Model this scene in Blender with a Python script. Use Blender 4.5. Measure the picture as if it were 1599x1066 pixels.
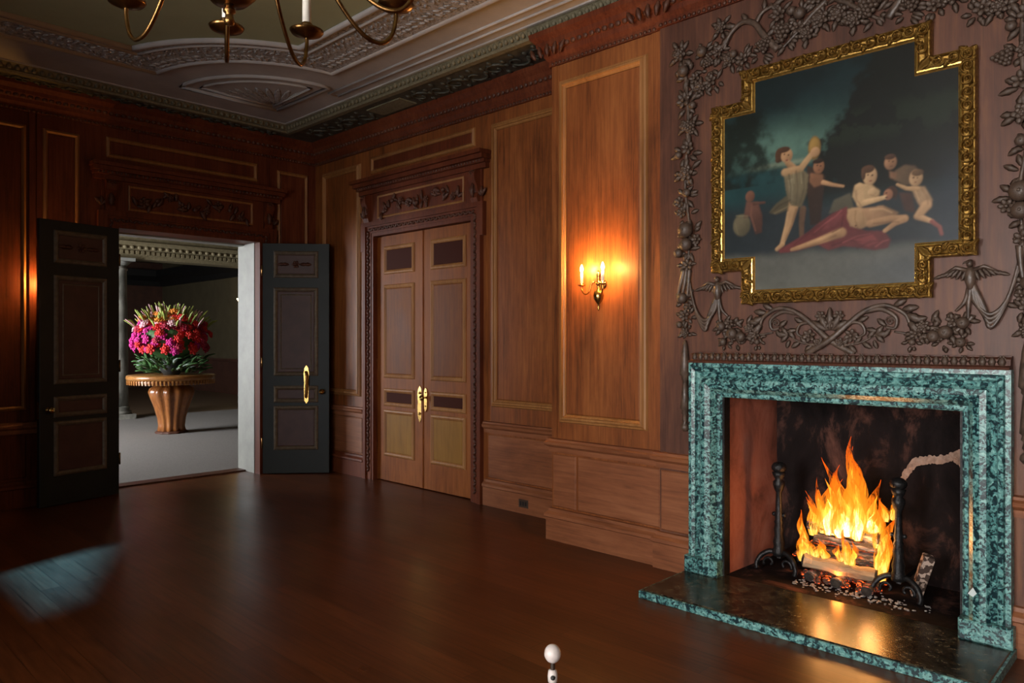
import bpy, bmesh, math, random
import numpy as np
from mathutils import Matrix, Vector

for o in list(bpy.data.objects):
    bpy.data.objects.remove(o, do_unlink=True)
scene = bpy.context.scene
COL = scene.collection
PI = math.pi
R = math.radians

# ------------------------------------------------------------------ camera, world, light
cam_data = bpy.data.cameras.new('camera')
cam_data.sensor_width = 36.0
cam_data.lens = 1150.0 / 1599.0 * 36.0
cam_data.shift_y = -0.00125
cam_data.clip_start = 0.05
cam_data.clip_end = 100
cam = bpy.data.objects.new('camera', cam_data)
COL.objects.link(cam)
cam.location = (0, 0, 1.5)
cam.rotation_euler = (R(90), 0, R(-46))
scene.camera = cam

world = bpy.data.worlds.new('world')
scene.world = world
world.use_nodes = True
bg = world.node_tree.nodes['Background']
bg.inputs['Color'].default_value = (0.55, 0.74, 1.0, 1)
bg.inputs['Strength'].default_value = 0.6

def lamp(name, kind, loc, energy, color, size=0.1, size_y=None, target=None, radius=None, spread=None):
    d = bpy.data.lights.new(name, kind)
    d.energy = energy
    d.color = color
    if kind == 'AREA':
        d.shape = 'RECTANGLE'; d.size = size; d.size_y = size_y or size
        if spread: d.spread = spread
    if radius is not None and kind in ('POINT', 'SPOT'):
        d.shadow_soft_size = radius
    o = bpy.data.objects.new(name, d)
    COL.objects.link(o)
    o.location = loc
    if target is not None:
        o.rotation_euler = (Vector(target) - Vector(loc)).to_track_quat('-Z', 'Y').to_euler()
    return o

DAY = (1.0, 0.95, 0.91)
# skylight entering by the tall windows of the wall opposite the fireplace
for wy in (-1.15, 1.75):
    lamp('window_daylight', 'AREA', (-3.16, wy, 1.75), 105, DAY, 1.1, 2.5, (0, wy, 1.75), spread=R(105))
# low sun that passes the added high opening and makes the floor patch
sun = lamp('sun', 'SUN', (-8, 2, 6), 75, (0.04, 0.30, 1.0), target=(-8 + 0.94 * 5, 2 + 0.34 * 5, 6 - 2.72))
sun.data.angle = R(2.0)
# the hall beyond the double doors has its own tall windows on the left
lamp('hall_daylight', 'AREA', (-0.35, 12.6, 1.9), 580, (0.97, 0.98, 1.0), 2.4, 2.4, (4.7, 12.2, 1.2))

vs = scene.view_settings
scene.display_settings.display_device = 'sRGB'
vs.view_transform = 'Standard'
vs.look = 'None'
vs.exposure = 0.0
vs.gamma = 1.0
vs.use_curve_mapping = False

# ------------------------------------------------------------------ room measures (metres)
XR = 4.68      # wall with the closed doors
XB = 4.22      # chimney breast, flanking panels
XC = 4.19      # chimney breast, centre with the painting
YC = 1.574     # axis of the fireplace
YF = 7.77      # far wall with the open doors
YF2 = 8.25     # its hall side
XL = -3.2
YN = -3.3
ZC = 3.88      # ceiling
ZS = 3.80      # plaster soffit round the ceiling

# ------------------------------------------------------------------ materials
def mat(name):
    m = bpy.data.materials.new(name)
    m.use_nodes = True
    nt = m.node_tree
    b = nt.nodes['Principled BSDF']
    return m, nt, b

def N(nt, typ, **kw):
    n = nt.nodes.new(typ)
    for k, v in kw.items():
        if k in n.inputs: n.inputs[k].default_value = v
        else: setattr(n, k, v)
    return n

def ramp(nt, stops):
    n = nt.nodes.new('ShaderNodeValToRGB')
    cr = n.color_ramp
    while len(cr.elements) < len(stops): cr.elements.new(0.5)
    for e, (p, c) in zip(cr.elements, stops):
        e.position = p; e.color = (*c, 1)
    return n

def coords(nt, scale=(1, 1, 1), out='Object'):
    t = nt.nodes.new('ShaderNodeTexCoord')
    mp = nt.nodes.new('ShaderNodeMapping')
    mp.inputs['Scale'].default_value = scale
    nt.links.new(t.outputs[out], mp.inputs['Vector'])
    return mp

def plain(name, col, rough=0.5, metal=0.0, coat=0.0, emit=None, estr=0.0, spec=None):
    m, nt, b = mat(name)
    b.inputs['Base Color'].default_value = (*col, 1)
    b.inputs['Roughness'].default_value = rough
    b.inputs['Metallic'].default_value = metal
    b.inputs['Coat Weight'].default_value = coat
    if spec is not None: b.inputs['Specular IOR Level'].default_value = spec
    if emit:
        b.inputs['Emission Color'].default_value = (*emit, 1)
        b.inputs['Emission Strength'].default_value = estr
    return m

def noisy(name, c1, c2, scale=8, rough=0.5, metal=0.0, bump=0.0, bscale=None, stretch=(1, 1, 1), coat=0.0, p=(0.35, 0.7), coat_rough=0.15):
    m, nt, b = mat(name)
    mp = coords(nt, stretch)
    n = N(nt, 'ShaderNodeTexNoise', Scale=scale, Detail=6.0, Roughness=0.6)
    nt.links.new(mp.outputs[0], n.inputs['Vector'])
    r = ramp(nt, [(p[0], c1), (p[1], c2)])
    nt.links.new(n.outputs['Fac'], r.inputs[0])
    nt.links.new(r.outputs[0], b.inputs['Base Color'])
    b.inputs['Roughness'].default_value = rough
    b.inputs['Metallic'].default_value = metal
    b.inputs['Coat Weight'].default_value = coat
    b.inputs['Coat Roughness'].default_value = coat_rough
    if bump:
        n2 = N(nt, 'ShaderNodeTexNoise', Scale=bscale or scale * 3, Detail=4.0)
        nt.links.new(mp.outputs[0], n2.inputs['Vector'])
        bp = N(nt, 'ShaderNodeBump', Strength=bump, Distance=0.01)
        nt.links.new(n2.outputs['Fac'], bp.inputs['Height'])
        nt.links.new(bp.outputs[0], b.inputs['Normal'])
    return m

def wood(name, dark, mid, light, rough=0.5, coat=0.06, along='z', patch=0.55, spec=0.34):
    """Grain stretched along one axis, with broad patches of darker stain."""
    m, nt, b = mat(name)
    st = {'z': (14, 14, 0.7), 'x': (0.7, 14, 14), 'y': (14, 0.7, 14)}[along]
    mp = coords(nt, st)
    n1 = N(nt, 'ShaderNodeTexNoise', Scale=3.2, Detail=8.0, Roughness=0.62, Distortion=0.6)
    nt.links.new(mp.outputs[0], n1.inputs['Vector'])
    mp2 = coords(nt, {'z': (1, 1, 0.35), 'x': (0.35, 1, 1), 'y': (1, 0.35, 1)}[along])
    n2 = N(nt, 'ShaderNodeTexNoise', Scale=2.1, Detail=6.0, Roughness=0.7, Distortion=0.4)
    nt.links.new(mp2.outputs[0], n2.inputs['Vector'])
    mix = N(nt, 'ShaderNodeMix', data_type='FLOAT'); mix.inputs[0].default_value = patch
    nt.links.new(n1.outputs['Fac'], mix.inputs[2]); nt.links.new(n2.outputs['Fac'], mix.inputs[3])
    r = ramp(nt, [(0.36, dark), (0.5, mid), (0.64, light)])
    nt.links.new(mix.outputs[0], r.inputs[0])
    nt.links.new(r.outputs[0], b.inputs['Base Color'])
    rr = N(nt, 'ShaderNodeMapRange'); rr.inputs[3].default_value = rough - 0.1; rr.inputs[4].default_value = rough + 0.14
    nt.links.new(n2.outputs['Fac'], rr.inputs[0]); nt.links.new(rr.outputs[0], b.inputs['Roughness'])
    b.inputs['Coat Weight'].default_value = coat
    b.inputs['Coat Roughness'].default_value = 0.3
    b.inputs['Specular IOR Level'].default_value = spec
    bp = N(nt, 'ShaderNodeBump', Strength=0.12, Distance=0.004)
    nt.links.new(n1.outputs['Fac'], bp.inputs['Height'])
    nt.links.new(bp.outputs[0], b.inputs['Normal'])
    return m

M = {}
M['oak'] = wood('oak_panelling', (0.075, 0.021, 0.006), (0.190, 0.055, 0.013), (0.295, 0.100, 0.025))
M['oak_rail'] = wood('oak_rail', (0.110, 0.035, 0.014), (0.205, 0.070, 0.028), (0.280, 0.108, 0.046), along='y')
M['oak_mould'] = wood('oak_moulding', (0.170, 0.066, 0.018), (0.280, 0.118, 0.034), (0.360, 0.170, 0.056))
M['oak_red'] = wood('red_oak', (0.055, 0.012, 0.005), (0.112, 0.026, 0.010), (0.165, 0.045, 0.017), spec=0.2, coat=0.0)
M['oak_carved'] = wood('carved_oak', (0.036, 0.012, 0.008), (0.075, 0.026, 0.014), (0.120, 0.048, 0.026))
M['breast'] = wood('chimney_breast_boards', (0.048, 0.019, 0.012), (0.096, 0.038, 0.023), (0.170, 0.068, 0.032), rough=0.52, patch=0.62)
M['carving'] = noisy('grey_brown_carving', (0.034, 0.021, 0.015), (0.115, 0.074, 0.052), 22, rough=0.45, bump=0.25, coat=0.1)
M['door_oak'] = wood('door_oak', (0.110, 0.030, 0.007), (0.205, 0.060, 0.013), (0.275, 0.090, 0.021), spec=0.14, coat=0.0)
M['door_field'] = wood('door_panel_field', (0.095, 0.027, 0.007), (0.165, 0.050, 0.012), (0.220, 0.074, 0.018), spec=0.12, coat=0.0)
M['door_ochre'] = wood('door_ochre_field', (0.160, 0.070, 0.012), (0.235, 0.110, 0.020), (0.290, 0.145, 0.030), spec=0.12, coat=0.0)
M['door_dark'] = plain('door_dark_inset', (0.046, 0.011, 0.006), 0.7, spec=0.08)
M['green'] = noisy('black_green_paint', (0.009, 0.014, 0.0145), (0.014, 0.020, 0.0205), 5, rough=0.5, bump=0.04)
M['green'].node_tree.nodes['Principled BSDF'].inputs['Specular IOR Level'].default_value = 0.3
M['green_field'] = noisy('maroon_painted_field', (0.050, 0.021, 0.019), (0.075, 0.033, 0.029), 7, rough=0.55)
M['green_mould'] = noisy('worn_gilt_line', (0.085, 0.064, 0.042), (0.150, 0.118, 0.080), 25, rough=0.5)
M['pale'] = noisy('pale_stone_paint', (0.27, 0.275, 0.25), (0.34, 0.345, 0.31), 5, rough=0.5)
M['brass'] = noisy('aged_brass', (0.42, 0.25, 0.07), (0.70, 0.46, 0.15), 30, rough=0.24, metal=1.0)
M['brass_dark'] = noisy('dark_brass', (0.13, 0.062, 0.022), (0.30, 0.165, 0.055), 24, rough=0.3, metal=1.0)
M['gilt'] = noisy('gilding', (0.13, 0.068, 0.014), (0.52, 0.31, 0.075), 60, rough=0.33, metal=0.85, bump=0.5, bscale=120)
M['gilt_bright'] = noisy('bright_gilding', (0.45, 0.26, 0.06), (0.78, 0.50, 0.14), 60, rough=0.26, metal=0.85)
M['iron'] = noisy('black_iron', (0.010, 0.010, 0.011), (0.032, 0.030, 0.030), 40, rough=0.42, metal=0.6, bump=0.3)
M['wax'] = plain('ivory_candle', (0.85, 0.80, 0.70), 0.45)
M['bulb'] = plain('lit_candle_bulb', (1, 0.9, 0.7), 0.3, emit=(1.0, 0.70, 0.32), estr=60)
M['plaster'] = noisy('grey_ceiling_plaster', (0.33, 0.31, 0.305), (0.42, 0.395, 0.385), 3, rough=0.7, bump=0.03)
M['plaster_green'] = noisy('olive_ceiling_field', (0.27, 0.285, 0.17), (0.31, 0.325, 0.20), 2, rough=0.75)
M['plaster_olive'] = noisy('olive_plaster_band', (0.120, 0.105, 0.062), (0.200, 0.178, 0.112), 40, rough=0.65, bump=0.4, bscale=60)
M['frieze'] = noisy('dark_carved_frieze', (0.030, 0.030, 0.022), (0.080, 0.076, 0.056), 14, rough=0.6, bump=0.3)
M['outlet'] = plain('brown_outlet', (0.05, 0.03, 0.02), 0.4)
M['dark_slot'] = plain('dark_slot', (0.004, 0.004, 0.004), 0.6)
M['wall_plain'] = plain('room_plaster', (0.20, 0.13, 0.09), 0.6)
M['white_frame'] = plain('window_paint', (0.6, 0.58, 0.54), 0.4)

def mat_relief_plaster():
    m, nt, b = mat('ornament_plaster')
    mp = coords(nt)
    n = N(nt, 'ShaderNodeTexNoise', Scale=18.0, Detail=3.0, Distortion=2.4)
    nt.links.new(mp.outputs[0], n.inputs['Vector'])
    r = ramp(nt, [(0.38, (0.20, 0.19, 0.185)), (0.52, (0.36, 0.34, 0.335)), (0.7, (0.42, 0.395, 0.39))])
    nt.links.new(n.outputs['Fac'], r.inputs[0]); nt.links.new(r.outputs[0], b.inputs['Base Color'])
    b.inputs['Roughness'].default_value = 0.75
    bp = N(nt, 'ShaderNodeBump', Strength=0.9, Distance=0.02)
    nt.links.new(n.outputs['Fac'], bp.inputs['Height']); nt.links.new(bp.outputs[0], b.inputs['Normal'])
    return m
M['plaster_ornament'] = mat_relief_plaster()

def mat_floor():
    m, nt, b = mat('polished_dark_boards')
    mp = coords(nt)
    mp.inputs['Rotation'].default_value = (0, 0, R(90))
    br = N(nt, 'ShaderNodeTexBrick', Scale=1.0)
    br.offset = 0.43
    br.inputs['Brick Width'].default_value = 1.7; br.inputs['Row Height'].default_value = 0.11
    br.inputs['Mortar Size'].default_value = 0.0012; br.inputs['Mortar Smooth'].default_value = 0.3
    br.inputs['Color1'].default_value = (0.080, 0.024, 0.008, 1)
    br.inputs['Color2'].default_value = (0.120, 0.037, 0.012, 1)
    br.inputs['Mortar'].default_value = (0.012, 0.005, 0.003, 1)
    nt.links.new(mp.outputs[0], br.inputs['Vector'])
    mp2 = coords(nt, (22, 1.2, 1))
    n = N(nt, 'ShaderNodeTexNoise', Scale=2.0, Detail=7.0, Roughness=0.6)
    nt.links.new(mp2.outputs[0], n.inputs['Vector'])
    mx = N(nt, 'ShaderNodeMix', data_type='RGBA', blend_type='MULTIPLY'); mx.inputs[0].default_value = 0.75
    r = ramp(nt, [(0.3, (0.45, 0.42, 0.40)), (0.7, (1.25, 1.2, 1.15))])
    nt.links.new(n.outputs['Fac'], r.inputs[0])
    nt.links.new(br.outputs['Color'], mx.inputs[6]); nt.links.new(r.outputs[0], mx.inputs[7])
    nt.links.new(mx.outputs[2], b.inputs['Base Color'])
    n3 = N(nt, 'ShaderNodeTexNoise', Scale=1.3, Detail=4.0)
    nt.links.new(coords(nt).outputs[0], n3.inputs['Vector'])
    rr = N(nt, 'ShaderNodeMapRange'); rr.inputs[3].default_value = 0.22; rr.inputs[4].default_value = 0.42
    nt.links.new(n3.outputs['Fac'], rr.inputs[0]); nt.links.new(rr.outputs[0], b.inputs['Roughness'])
    b.inputs['Specular IOR Level'].default_value = 0.35
    return m
M['floor'] = mat_floor()

def mat_marble(name, pale, mid, dark, sc=38.0, rough=0.32, lo=0.30):
    """Breccia: angular dark clasts in a paler ground."""
    m, nt, b = mat(name)
    mp = coords(nt)
    wn = N(nt, 'ShaderNodeTexNoise', Scale=14.0, Detail=4.0)
    nt.links.new(mp.outputs[0], wn.inputs['Vector'])
    add = N(nt, 'ShaderNodeVectorMath', operation='MULTIPLY_ADD')
    nt.links.new(wn.outputs['Color'], add.inputs[0]); add.inputs[1].default_value = (0.05, 0.05, 0.05)
    nt.links.new(mp.outputs[0], add.inputs[2])
    v1 = N(nt, 'ShaderNodeTexVoronoi', Scale=sc); nt.links.new(add.outputs[0], v1.inputs['Vector'])
    v2 = N(nt, 'ShaderNodeTexVoronoi', Scale=sc * 2.6); nt.links.new(add.outputs[0], v2.inputs['Vector'])
    sep1 = N(nt, 'ShaderNodeSeparateColor'); nt.links.new(v1.outputs['Color'], sep1.inputs[0])
    sep2 = N(nt, 'ShaderNodeSeparateColor'); nt.links.new(v2.outputs['Color'], sep2.inputs[0])
    mixf = N(nt, 'ShaderNodeMix', data_type='FLOAT'); mixf.inputs[0].default_value = 0.55
    nt.links.new(sep1.outputs[0], mixf.inputs[2]); nt.links.new(sep2.outputs[1], mixf.inputs[3])
    r = ramp(nt, [(lo - 0.1, dark), (lo + 0.02, dark), (lo + 0.14, mid), (0.62, mid), (0.82, pale)])
    nt.links.new(mixf.outputs[0], r.inputs[0])
    n = N(nt, 'ShaderNodeTexNoise', Scale=60.0, Detail=6.0, Roughness=0.7); nt.links.new(mp.outputs[0], n.inputs['Vector'])
    r2 = ramp(nt, [(0.35, (0.45, 0.5, 0.5)), (0.65, (1.25, 1.2, 1.2))]); nt.links.new(n.outputs['Fac'], r2.inputs[0])
    mx = N(nt, 'ShaderNodeMix', data_type='RGBA', blend_type='MULTIPLY'); mx.inputs[0].default_value = 0.8
    nt.links.new(r.outputs[0], mx.inputs[6]); nt.links.new(r2.outputs[0], mx.inputs[7])
    nt.links.new(mx.outputs[2], b.inputs['Base Color'])
    b.inputs['Roughness'].default_value = rough
    return m
M['marble'] = mat_marble('verde_marble', (0.23, 0.46, 0.43), (0.100, 0.275, 0.265), (0.009, 0.030, 0.038), lo=0.37)
M['marble_hearth'] = mat_marble('dark_hearth_marble', (0.075, 0.068, 0.044), (0.030, 0.026, 0.017), (0.006, 0.007, 0.006), sc=22, rough=0.27)
M['marble_hearth'].node_tree.nodes['Principled BSDF'].inputs['Specular IOR Level'].default_value = 0.4

def mat_firebrick(name, c1, c2, c3, scale=2.0):
    m, nt, b = mat(name)
    mp = coords(nt, (1, 1, 0.55))
    n = N(nt, 'ShaderNodeTexNoise', Scale=scale, Detail=7.0, Roughness=0.68, Distortion=0.5)
    nt.links.new(mp.outputs[0], n.inputs['Vector'])
    r = ramp(nt, [(0.34, c1), (0.52, c2), (0.72, c3)])
    nt.links.new(n.outputs['Fac'], r.inputs[0]); nt.links.new(r.outputs[0], b.inputs['Base Color'])
    b.inputs['Roughness'].default_value = 0.9
    b.inputs['Specular IOR Level'].default_value = 0.08
    bp = N(nt, 'ShaderNodeBump', Strength=0.4, Distance=0.01)
    nt.links.new(n.outputs['Fac'], bp.inputs['Height']); nt.links.new(bp.outputs[0], b.inputs['Normal'])
    return m
M['firewall'] = mat_firebrick('scorched_brick_red', (0.14, 0.056, 0.040), (0.30, 0.112, 0.078), (0.38, 0.17, 0.13), 4.0)
M['fireback'] = mat_firebrick('sooty_fireback', (0.005, 0.004, 0.004), (0.013, 0.009, 0.009), (0.130, 0.058, 0.042), 4.2)
M['mortar'] = noisy('exposed_mortar', (0.24, 0.155, 0.115), (0.42, 0.29, 0.22), 30, rough=0.9, bump=0.6)
M['ash'] = noisy('ash', (0.16, 0.14, 0.13), (0.45, 0.42, 0.40), 50, rough=0.95)

def mat_log(name, c1, c2, c3, ember=0.0, scale=6):
    m, nt, b = mat(name)
    mp = coords(nt, (6, 0.8, 6), 'Object')
    n = N(nt, 'ShaderNodeTexNoise', Scale=scale, Detail=7.0, Roughness=0.7)
    nt.links.new(mp.outputs[0], n.inputs['Vector'])
    r = ramp(nt, [(0.36, c1), (0.5, c2), (0.64, c3)])
    nt.links.new(n.outputs['Fac'], r.inputs[0]); nt.links.new(r.outputs[0], b.inputs['Base Color'])
    b.inputs['Roughness'].default_value = 0.85
    bp = N(nt, 'ShaderNodeBump', Strength=0.8, Distance=0.015)
    nt.links.new(n.outputs['Fac'], bp.inputs['Height']); nt.links.new(bp.outputs[0], b.inputs['Normal'])
    if ember:
        n2 = N(nt, 'ShaderNodeTexNoise', Scale=scale * 1.6, Detail=5.0, Roughness=0.75)
        nt.links.new(mp.outputs[0], n2.inputs['Vector'])
        r2 = ramp(nt, [(0.56, (0, 0, 0)), (0.66, (1, 0.10, 0.008)), (0.76, (1, 0.42, 0.06))])
        nt.links.new(n2.outputs['Fac'], r2.inputs[0]); nt.links.new(r2.outputs[0], b.inputs['Emission Color'])
        b.inputs['Emission Strength'].default_value = ember
    return m
M['log_pale'] = mat_log('pale_split_log', (0.16, 0.11, 0.07), (0.34, 0.25, 0.15), (0.44, 0.34, 0.22), scale=3)
M['log_char'] = mat_log('charred_log', (0.012, 0.010, 0.010), (0.040, 0.032, 0.030), (0.30, 0.28, 0.29), ember=1.6)
M['log_end'] = noisy('burnt_log_end', (0.012, 0.009, 0.008), (0.05, 0.035, 0.025), 30, rough=0.9)
M['ember'] = mat_log('glowing_embers', (0.02, 0.012, 0.010), (0.06, 0.03, 0.02), (0.15, 0.1, 0.08), ember=7.0, scale=9)
def mat_chequer():
    m, nt, b = mat('pale_chequered_block')
    n = N(nt, 'ShaderNodeTexVoronoi', Scale=55.0); nt.links.new(coords(nt).outputs[0], n.inputs['Vector'])
    sp = N(nt, 'ShaderNodeSeparateColor'); nt.links.new(n.outputs['Color'], sp.inputs[0])
    r = ramp(nt, [(0.45, (0.42, 0.31, 0.25)), (0.5, (0.05, 0.028, 0.02))]); nt.links.new(sp.outputs[0], r.inputs[0])
    nt.links.new(r.outputs[0], b.inputs['Base Color']); b.inputs['Roughness'].default_value = 0.9
    return m
M['brick'] = mat_chequer()

def mat_flame(name, cols, strength, alpha, nscale):
    m = bpy.data.materials.new(name); m.use_nodes = True
    nt = m.node_tree; nt.nodes.clear()
    out = nt.nodes.new('ShaderNodeOutputMaterial')
    t = nt.nodes.new('ShaderNodeTexCoord')
    sep = N(nt, 'ShaderNodeSeparateXYZ'); nt.links.new(t.outputs['Generated'], sep.inputs[0])
    r = ramp(nt, cols); nt.links.new(sep.outputs['Z'], r.inputs[0])
    em = N(nt, 'ShaderNodeEmission', Strength=strength); nt.links.new(r.outputs[0], em.inputs['Color'])
    mp = coords(nt, (1, 1, 0.16))
    n = N(nt, 'ShaderNodeTexNoise', Scale=nscale, Detail=5.0, Roughness=0.65, Distortion=0.8)
    nt.links.new(mp.outputs[0], n.inputs['Vector'])
    ar = N(nt, 'ShaderNodeMapRange'); ar.inputs[1].default_value = 0.42; ar.inputs[2].default_value = 0.60
    ar.inputs[3].default_value = 0.0; ar.inputs[4].default_value = alpha
    nt.links.new(n.outputs['Fac'], ar.inputs[0])
    tr = nt.nodes.new('ShaderNodeBsdfTransparent')
    mx = nt.nodes.new('ShaderNodeMixShader')
    nt.links.new(ar.outputs[0], mx.inputs[0]); nt.links.new(tr.outputs[0], mx.inputs[1]); nt.links.new(em.outputs[0], mx.inputs[2])
    nt.links.new(mx.outputs[0], out.inputs[0])
    return m
M['flame_outer'] = mat_flame('flame_outer', [(0.0, (1, 0.42, 0.04)), (0.45, (1, 0.26, 0.012)), (1.0, (0.85, 0.08, 0.003))], 1.5, 0.75, 34)
M['flame_mid'] = mat_flame('flame_middle', [(0.0, (1, 0.70, 0.18)), (0.5, (1, 0.48, 0.05)), (1.0, (1, 0.24, 0.01))], 2.6, 0.75, 40)
M['flame_core'] = mat_flame('flame_core', [(0.0, (1, 0.88, 0.55)), (0.6, (1, 0.75, 0.22)), (1.0, (1, 0.5, 0.06))], 8.0, 0.95, 34)

M['carpet'] = noisy('grey_carpet', (0.185, 0.172, 0.160), (0.245, 0.228, 0.212), 60, rough=0.95, bump=0.2)
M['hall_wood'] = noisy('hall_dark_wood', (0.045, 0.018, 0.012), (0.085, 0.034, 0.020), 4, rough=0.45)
M['hall_olive'] = noisy('hall_olive_wall', (0.070, 0.055, 0.028), (0.095, 0.075, 0.040), 3, rough=0.7)
M['hall_cornice'] = noisy('hall_cornice', (0.16, 0.13, 0.07), (0.24, 0.20, 0.115), 20, rough=0.6)
M['hall_floor'] = noisy('hall_boards', (0.10, 0.062, 0.035), (0.15, 0.095, 0.055), 6, rough=0.5, stretch=(1, 8, 1))
M['column'] = noisy('grey_veined_column', (0.10, 0.10, 0.085), (0.36, 0.35, 0.30), 5, rough=0.35, stretch=(1, 1, 0.5))
M['table'] = wood('polished_table_wood', (0.12, 0.036, 0.008), (0.28, 0.095, 0.022), (0.42, 0.17, 0.045), rough=0.22, coat=0.6)
M['table_top'] = wood('table_top_wood', (0.20, 0.075, 0.018), (0.36, 0.155, 0.04), (0.48, 0.24, 0.075), rough=0.25, coat=0.5, along='x')

# ------------------------------------------------------------------ mesh helpers
class MB:
    """Collects shapes in a local frame; build() links them as ONE mesh object."""
    def __init__(self, M4=None):
        self.v = []; self.f = []; self.s = []; self.M = M4 or Matrix.Identity(4)
    def add(self, verts, faces, smooth=False, m=None):
        n = len(self.v)
        T = self.M @ m if m is not None else self.M
        self.v += [tuple(T @ Vector(p)) for p in verts]
        self.f += [tuple(i + n for i in f) for f in faces]
        self.s += [smooth] * len(faces)
        return self
    def box(self, x0, x1, y0, y1, z0, z1, m=None, bev=0.0):
        if bev <= 0:
            vs = [(x, y, z) for x in (x0, x1) for y in (y0, y1) for z in (z0, z1)]
            return self.add(vs, [(0, 1, 3, 2), (4, 6, 7, 5), (0, 4, 5, 1), (2, 3, 7, 6), (0, 2, 6, 4), (1, 5, 7, 3)], False, m)
        b = bev
        rings = [(b, z0), (0, z0 + b), (0, z1 - b), (b, z1)]
        vs = []
        for i, z in rings:
            vs += [(x0 + i, y0 + i, z), (x1 - i, y0 + i, z), (x1 - i, y1 - i, z), (x0 + i, y1 - i, z)]
        fs = [(3, 2, 1, 0), (12, 13, 14, 15)]
        for r in range(3):
            for k in range(4):
                a, c = r * 4 + k, r * 4 + (k + 1) % 4
                fs.append((a, c, c + 4, a + 4))
        return self.add(vs, fs, False, m)
    def lathe(self, prof, seg=16, m=None, smooth=True, lobes=0, lobe_amp=0.0):
        vs, fs = [], []
        for r, z in prof:
            for k in range(seg):
                a = 2 * PI * k / seg
                rr = r * (1 + (lobe_amp * (abs(math.cos(lobes * a / 2)) - 0.5) if lobes else 0))
                vs.append((rr * math.cos(a), rr * math.sin(a), z))
        for i in range(len(prof) - 1):
            for k in range(seg):
                a, b = i * seg + k, i * seg + (k + 1) % seg
                fs.append((a, b, b + seg, a + seg))
        fs.append(tuple(range(seg))[::-1]); fs.append(tuple(range((len(prof) - 1) * seg, len(prof) * seg)))
        return self.add(vs, fs, smooth, m)
    def tube(self, pts, rad, seg=8, m=None, smooth=True, flat=1.0):
        pts = [Vector(p) for p in pts]; n = len(pts)
        rads = rad if isinstance(rad, (list, tuple)) else [rad] * n
        vs, fs = [], []
        up = Vector((0, 0, 1)); prev = None
        for i, p in enumerate(pts):
            t = (pts[min(i + 1, n - 1)] - pts[max(i - 1, 0)]).normalized()
            if prev is None:
                a = up if abs(t.dot(up)) < 0.9 else Vector((1, 0, 0))
                x = t.cross(a).normalized()
            else:
                x = (prev - t * prev.dot(t)).normalized()
            prev = x; y = t.cross(x)
            for k in range(seg):
                a = 2 * PI * k / seg
                vs.append(p + (x * math.cos(a) + y * math.sin(a) * flat) * rads[i])
        for i in range(n - 1):
            for k in range(seg):
                a, b = i * seg + k, i * seg + (k + 1) % seg
                fs.append((a, b, b + seg, a + seg))
        fs.append(tuple(range(seg))[::-1]); fs.append(tuple(range((n - 1) * seg, n * seg)))
        return self.add(vs, fs, smooth, m)
    def ball(self, c, r, seg=10, rings=6, m=None):
        if not isinstance(r, (tuple, list)): r = (r, r, r)
        vs = [(c[0], c[1], c[2] - r[2])]; fs = []
        for i in range(1, rings):
            p = PI * i / rings - PI / 2
            for k in range(seg):
                a = 2 * PI * k / seg
                vs.append((c[0] + r[0] * math.cos(p) * math.cos(a), c[1] + r[1] * math.cos(p) * math.sin(a), c[2] + r[2] * math.sin(p)))
        vs.append((c[0], c[1], c[2] + r[2])); L = len(vs) - 1
        for k in range(seg):
            k2 = (k + 1) % seg
            fs.append((0, 1 + k2, 1 + k))
            for i in range(rings - 2):
                a, b = 1 + i * seg + k, 1 + i * seg + k2
                fs.append((a, b, b + seg, a + seg))
            fs.append((L, 1 + (rings - 2) * seg + k, 1 + (rings - 2) * seg + k2))
        return self.add(vs, fs, True, m)
    def frame(self, poly, prof, back=0.0, m=None):
        """Mitred moulding along a closed polygon (counter-clockwise, local x/y); prof = (inset, height) from outside in."""
        n = len(poly); loops = []
        pr = [(prof[0][0], back)] + list(prof) + [(prof[-1][0], back)]
        for ins, h in pr:
            loop = []
            for i in range(n):
                p0, p1, p2 = Vector(poly[i - 1]), Vector(poly[i]), Vector(poly[(i + 1) % n])
                d1 = (p1 - p0).normalized(); d2 = (p2 - p1).normalized()
                n1 = Vector((-d1.y, d1.x)); n2 = Vector((-d2.y, d2.x))
                bis = (n1 + n2); bis = bis / max(1e-6, bis.length_squared) * 2
                q = p1 + bis * ins
                loop.append((q.x, q.y, h))
            loops.append(loop)
        vs = [p for l in loops for p in l]; fs = []
        L = len(loops)
        for a in range(L):
            b = (a + 1) % L
            for i in range(n):
                j = (i + 1) % n
                fs.append((a * n + i, a * n + j, b * n + j, b * n + i))
        return self.add(vs, fs, False, m)
    def rframe(self, x0, x1, y0, y1, prof, back=0.0, m=None):
        return self.frame([(x0, y0), (x1, y0), (x1, y1), (x0, y1)], prof, back, m)
    def raised(self, x0, x1, y0, y1, h, bev, back=0.0, m=None):
        vs = [(x0, y0, back), (x1, y0, back), (x1, y1, back), (x0, y1, back), (x0 + bev, y0 + bev, h), (x1 - bev, y0 + bev, h), (x1 - bev, y1 - bev, h), (x0 + bev, y1 - bev, h)]
        return self.add(vs, [(3, 2, 1, 0), (4, 5, 6, 7), (0, 1, 5, 4), (1, 2, 6, 5), (2, 3, 7, 6), (3, 0, 4, 7)], False, m)
    def prism(self, poly, z0, z1, m=None, smooth=False):
        n = len(poly)
        vs = [(x, y, z0) for x, y in poly] + [(x, y, z1) for x, y in poly]
        fs = [tuple(range(n))[::-1], tuple(range(n, 2 * n))] + [(i, (i + 1) % n, (i + 1) % n + n, i + n) for i in range(n)]
        return self.add(vs, fs, smooth, m)
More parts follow.
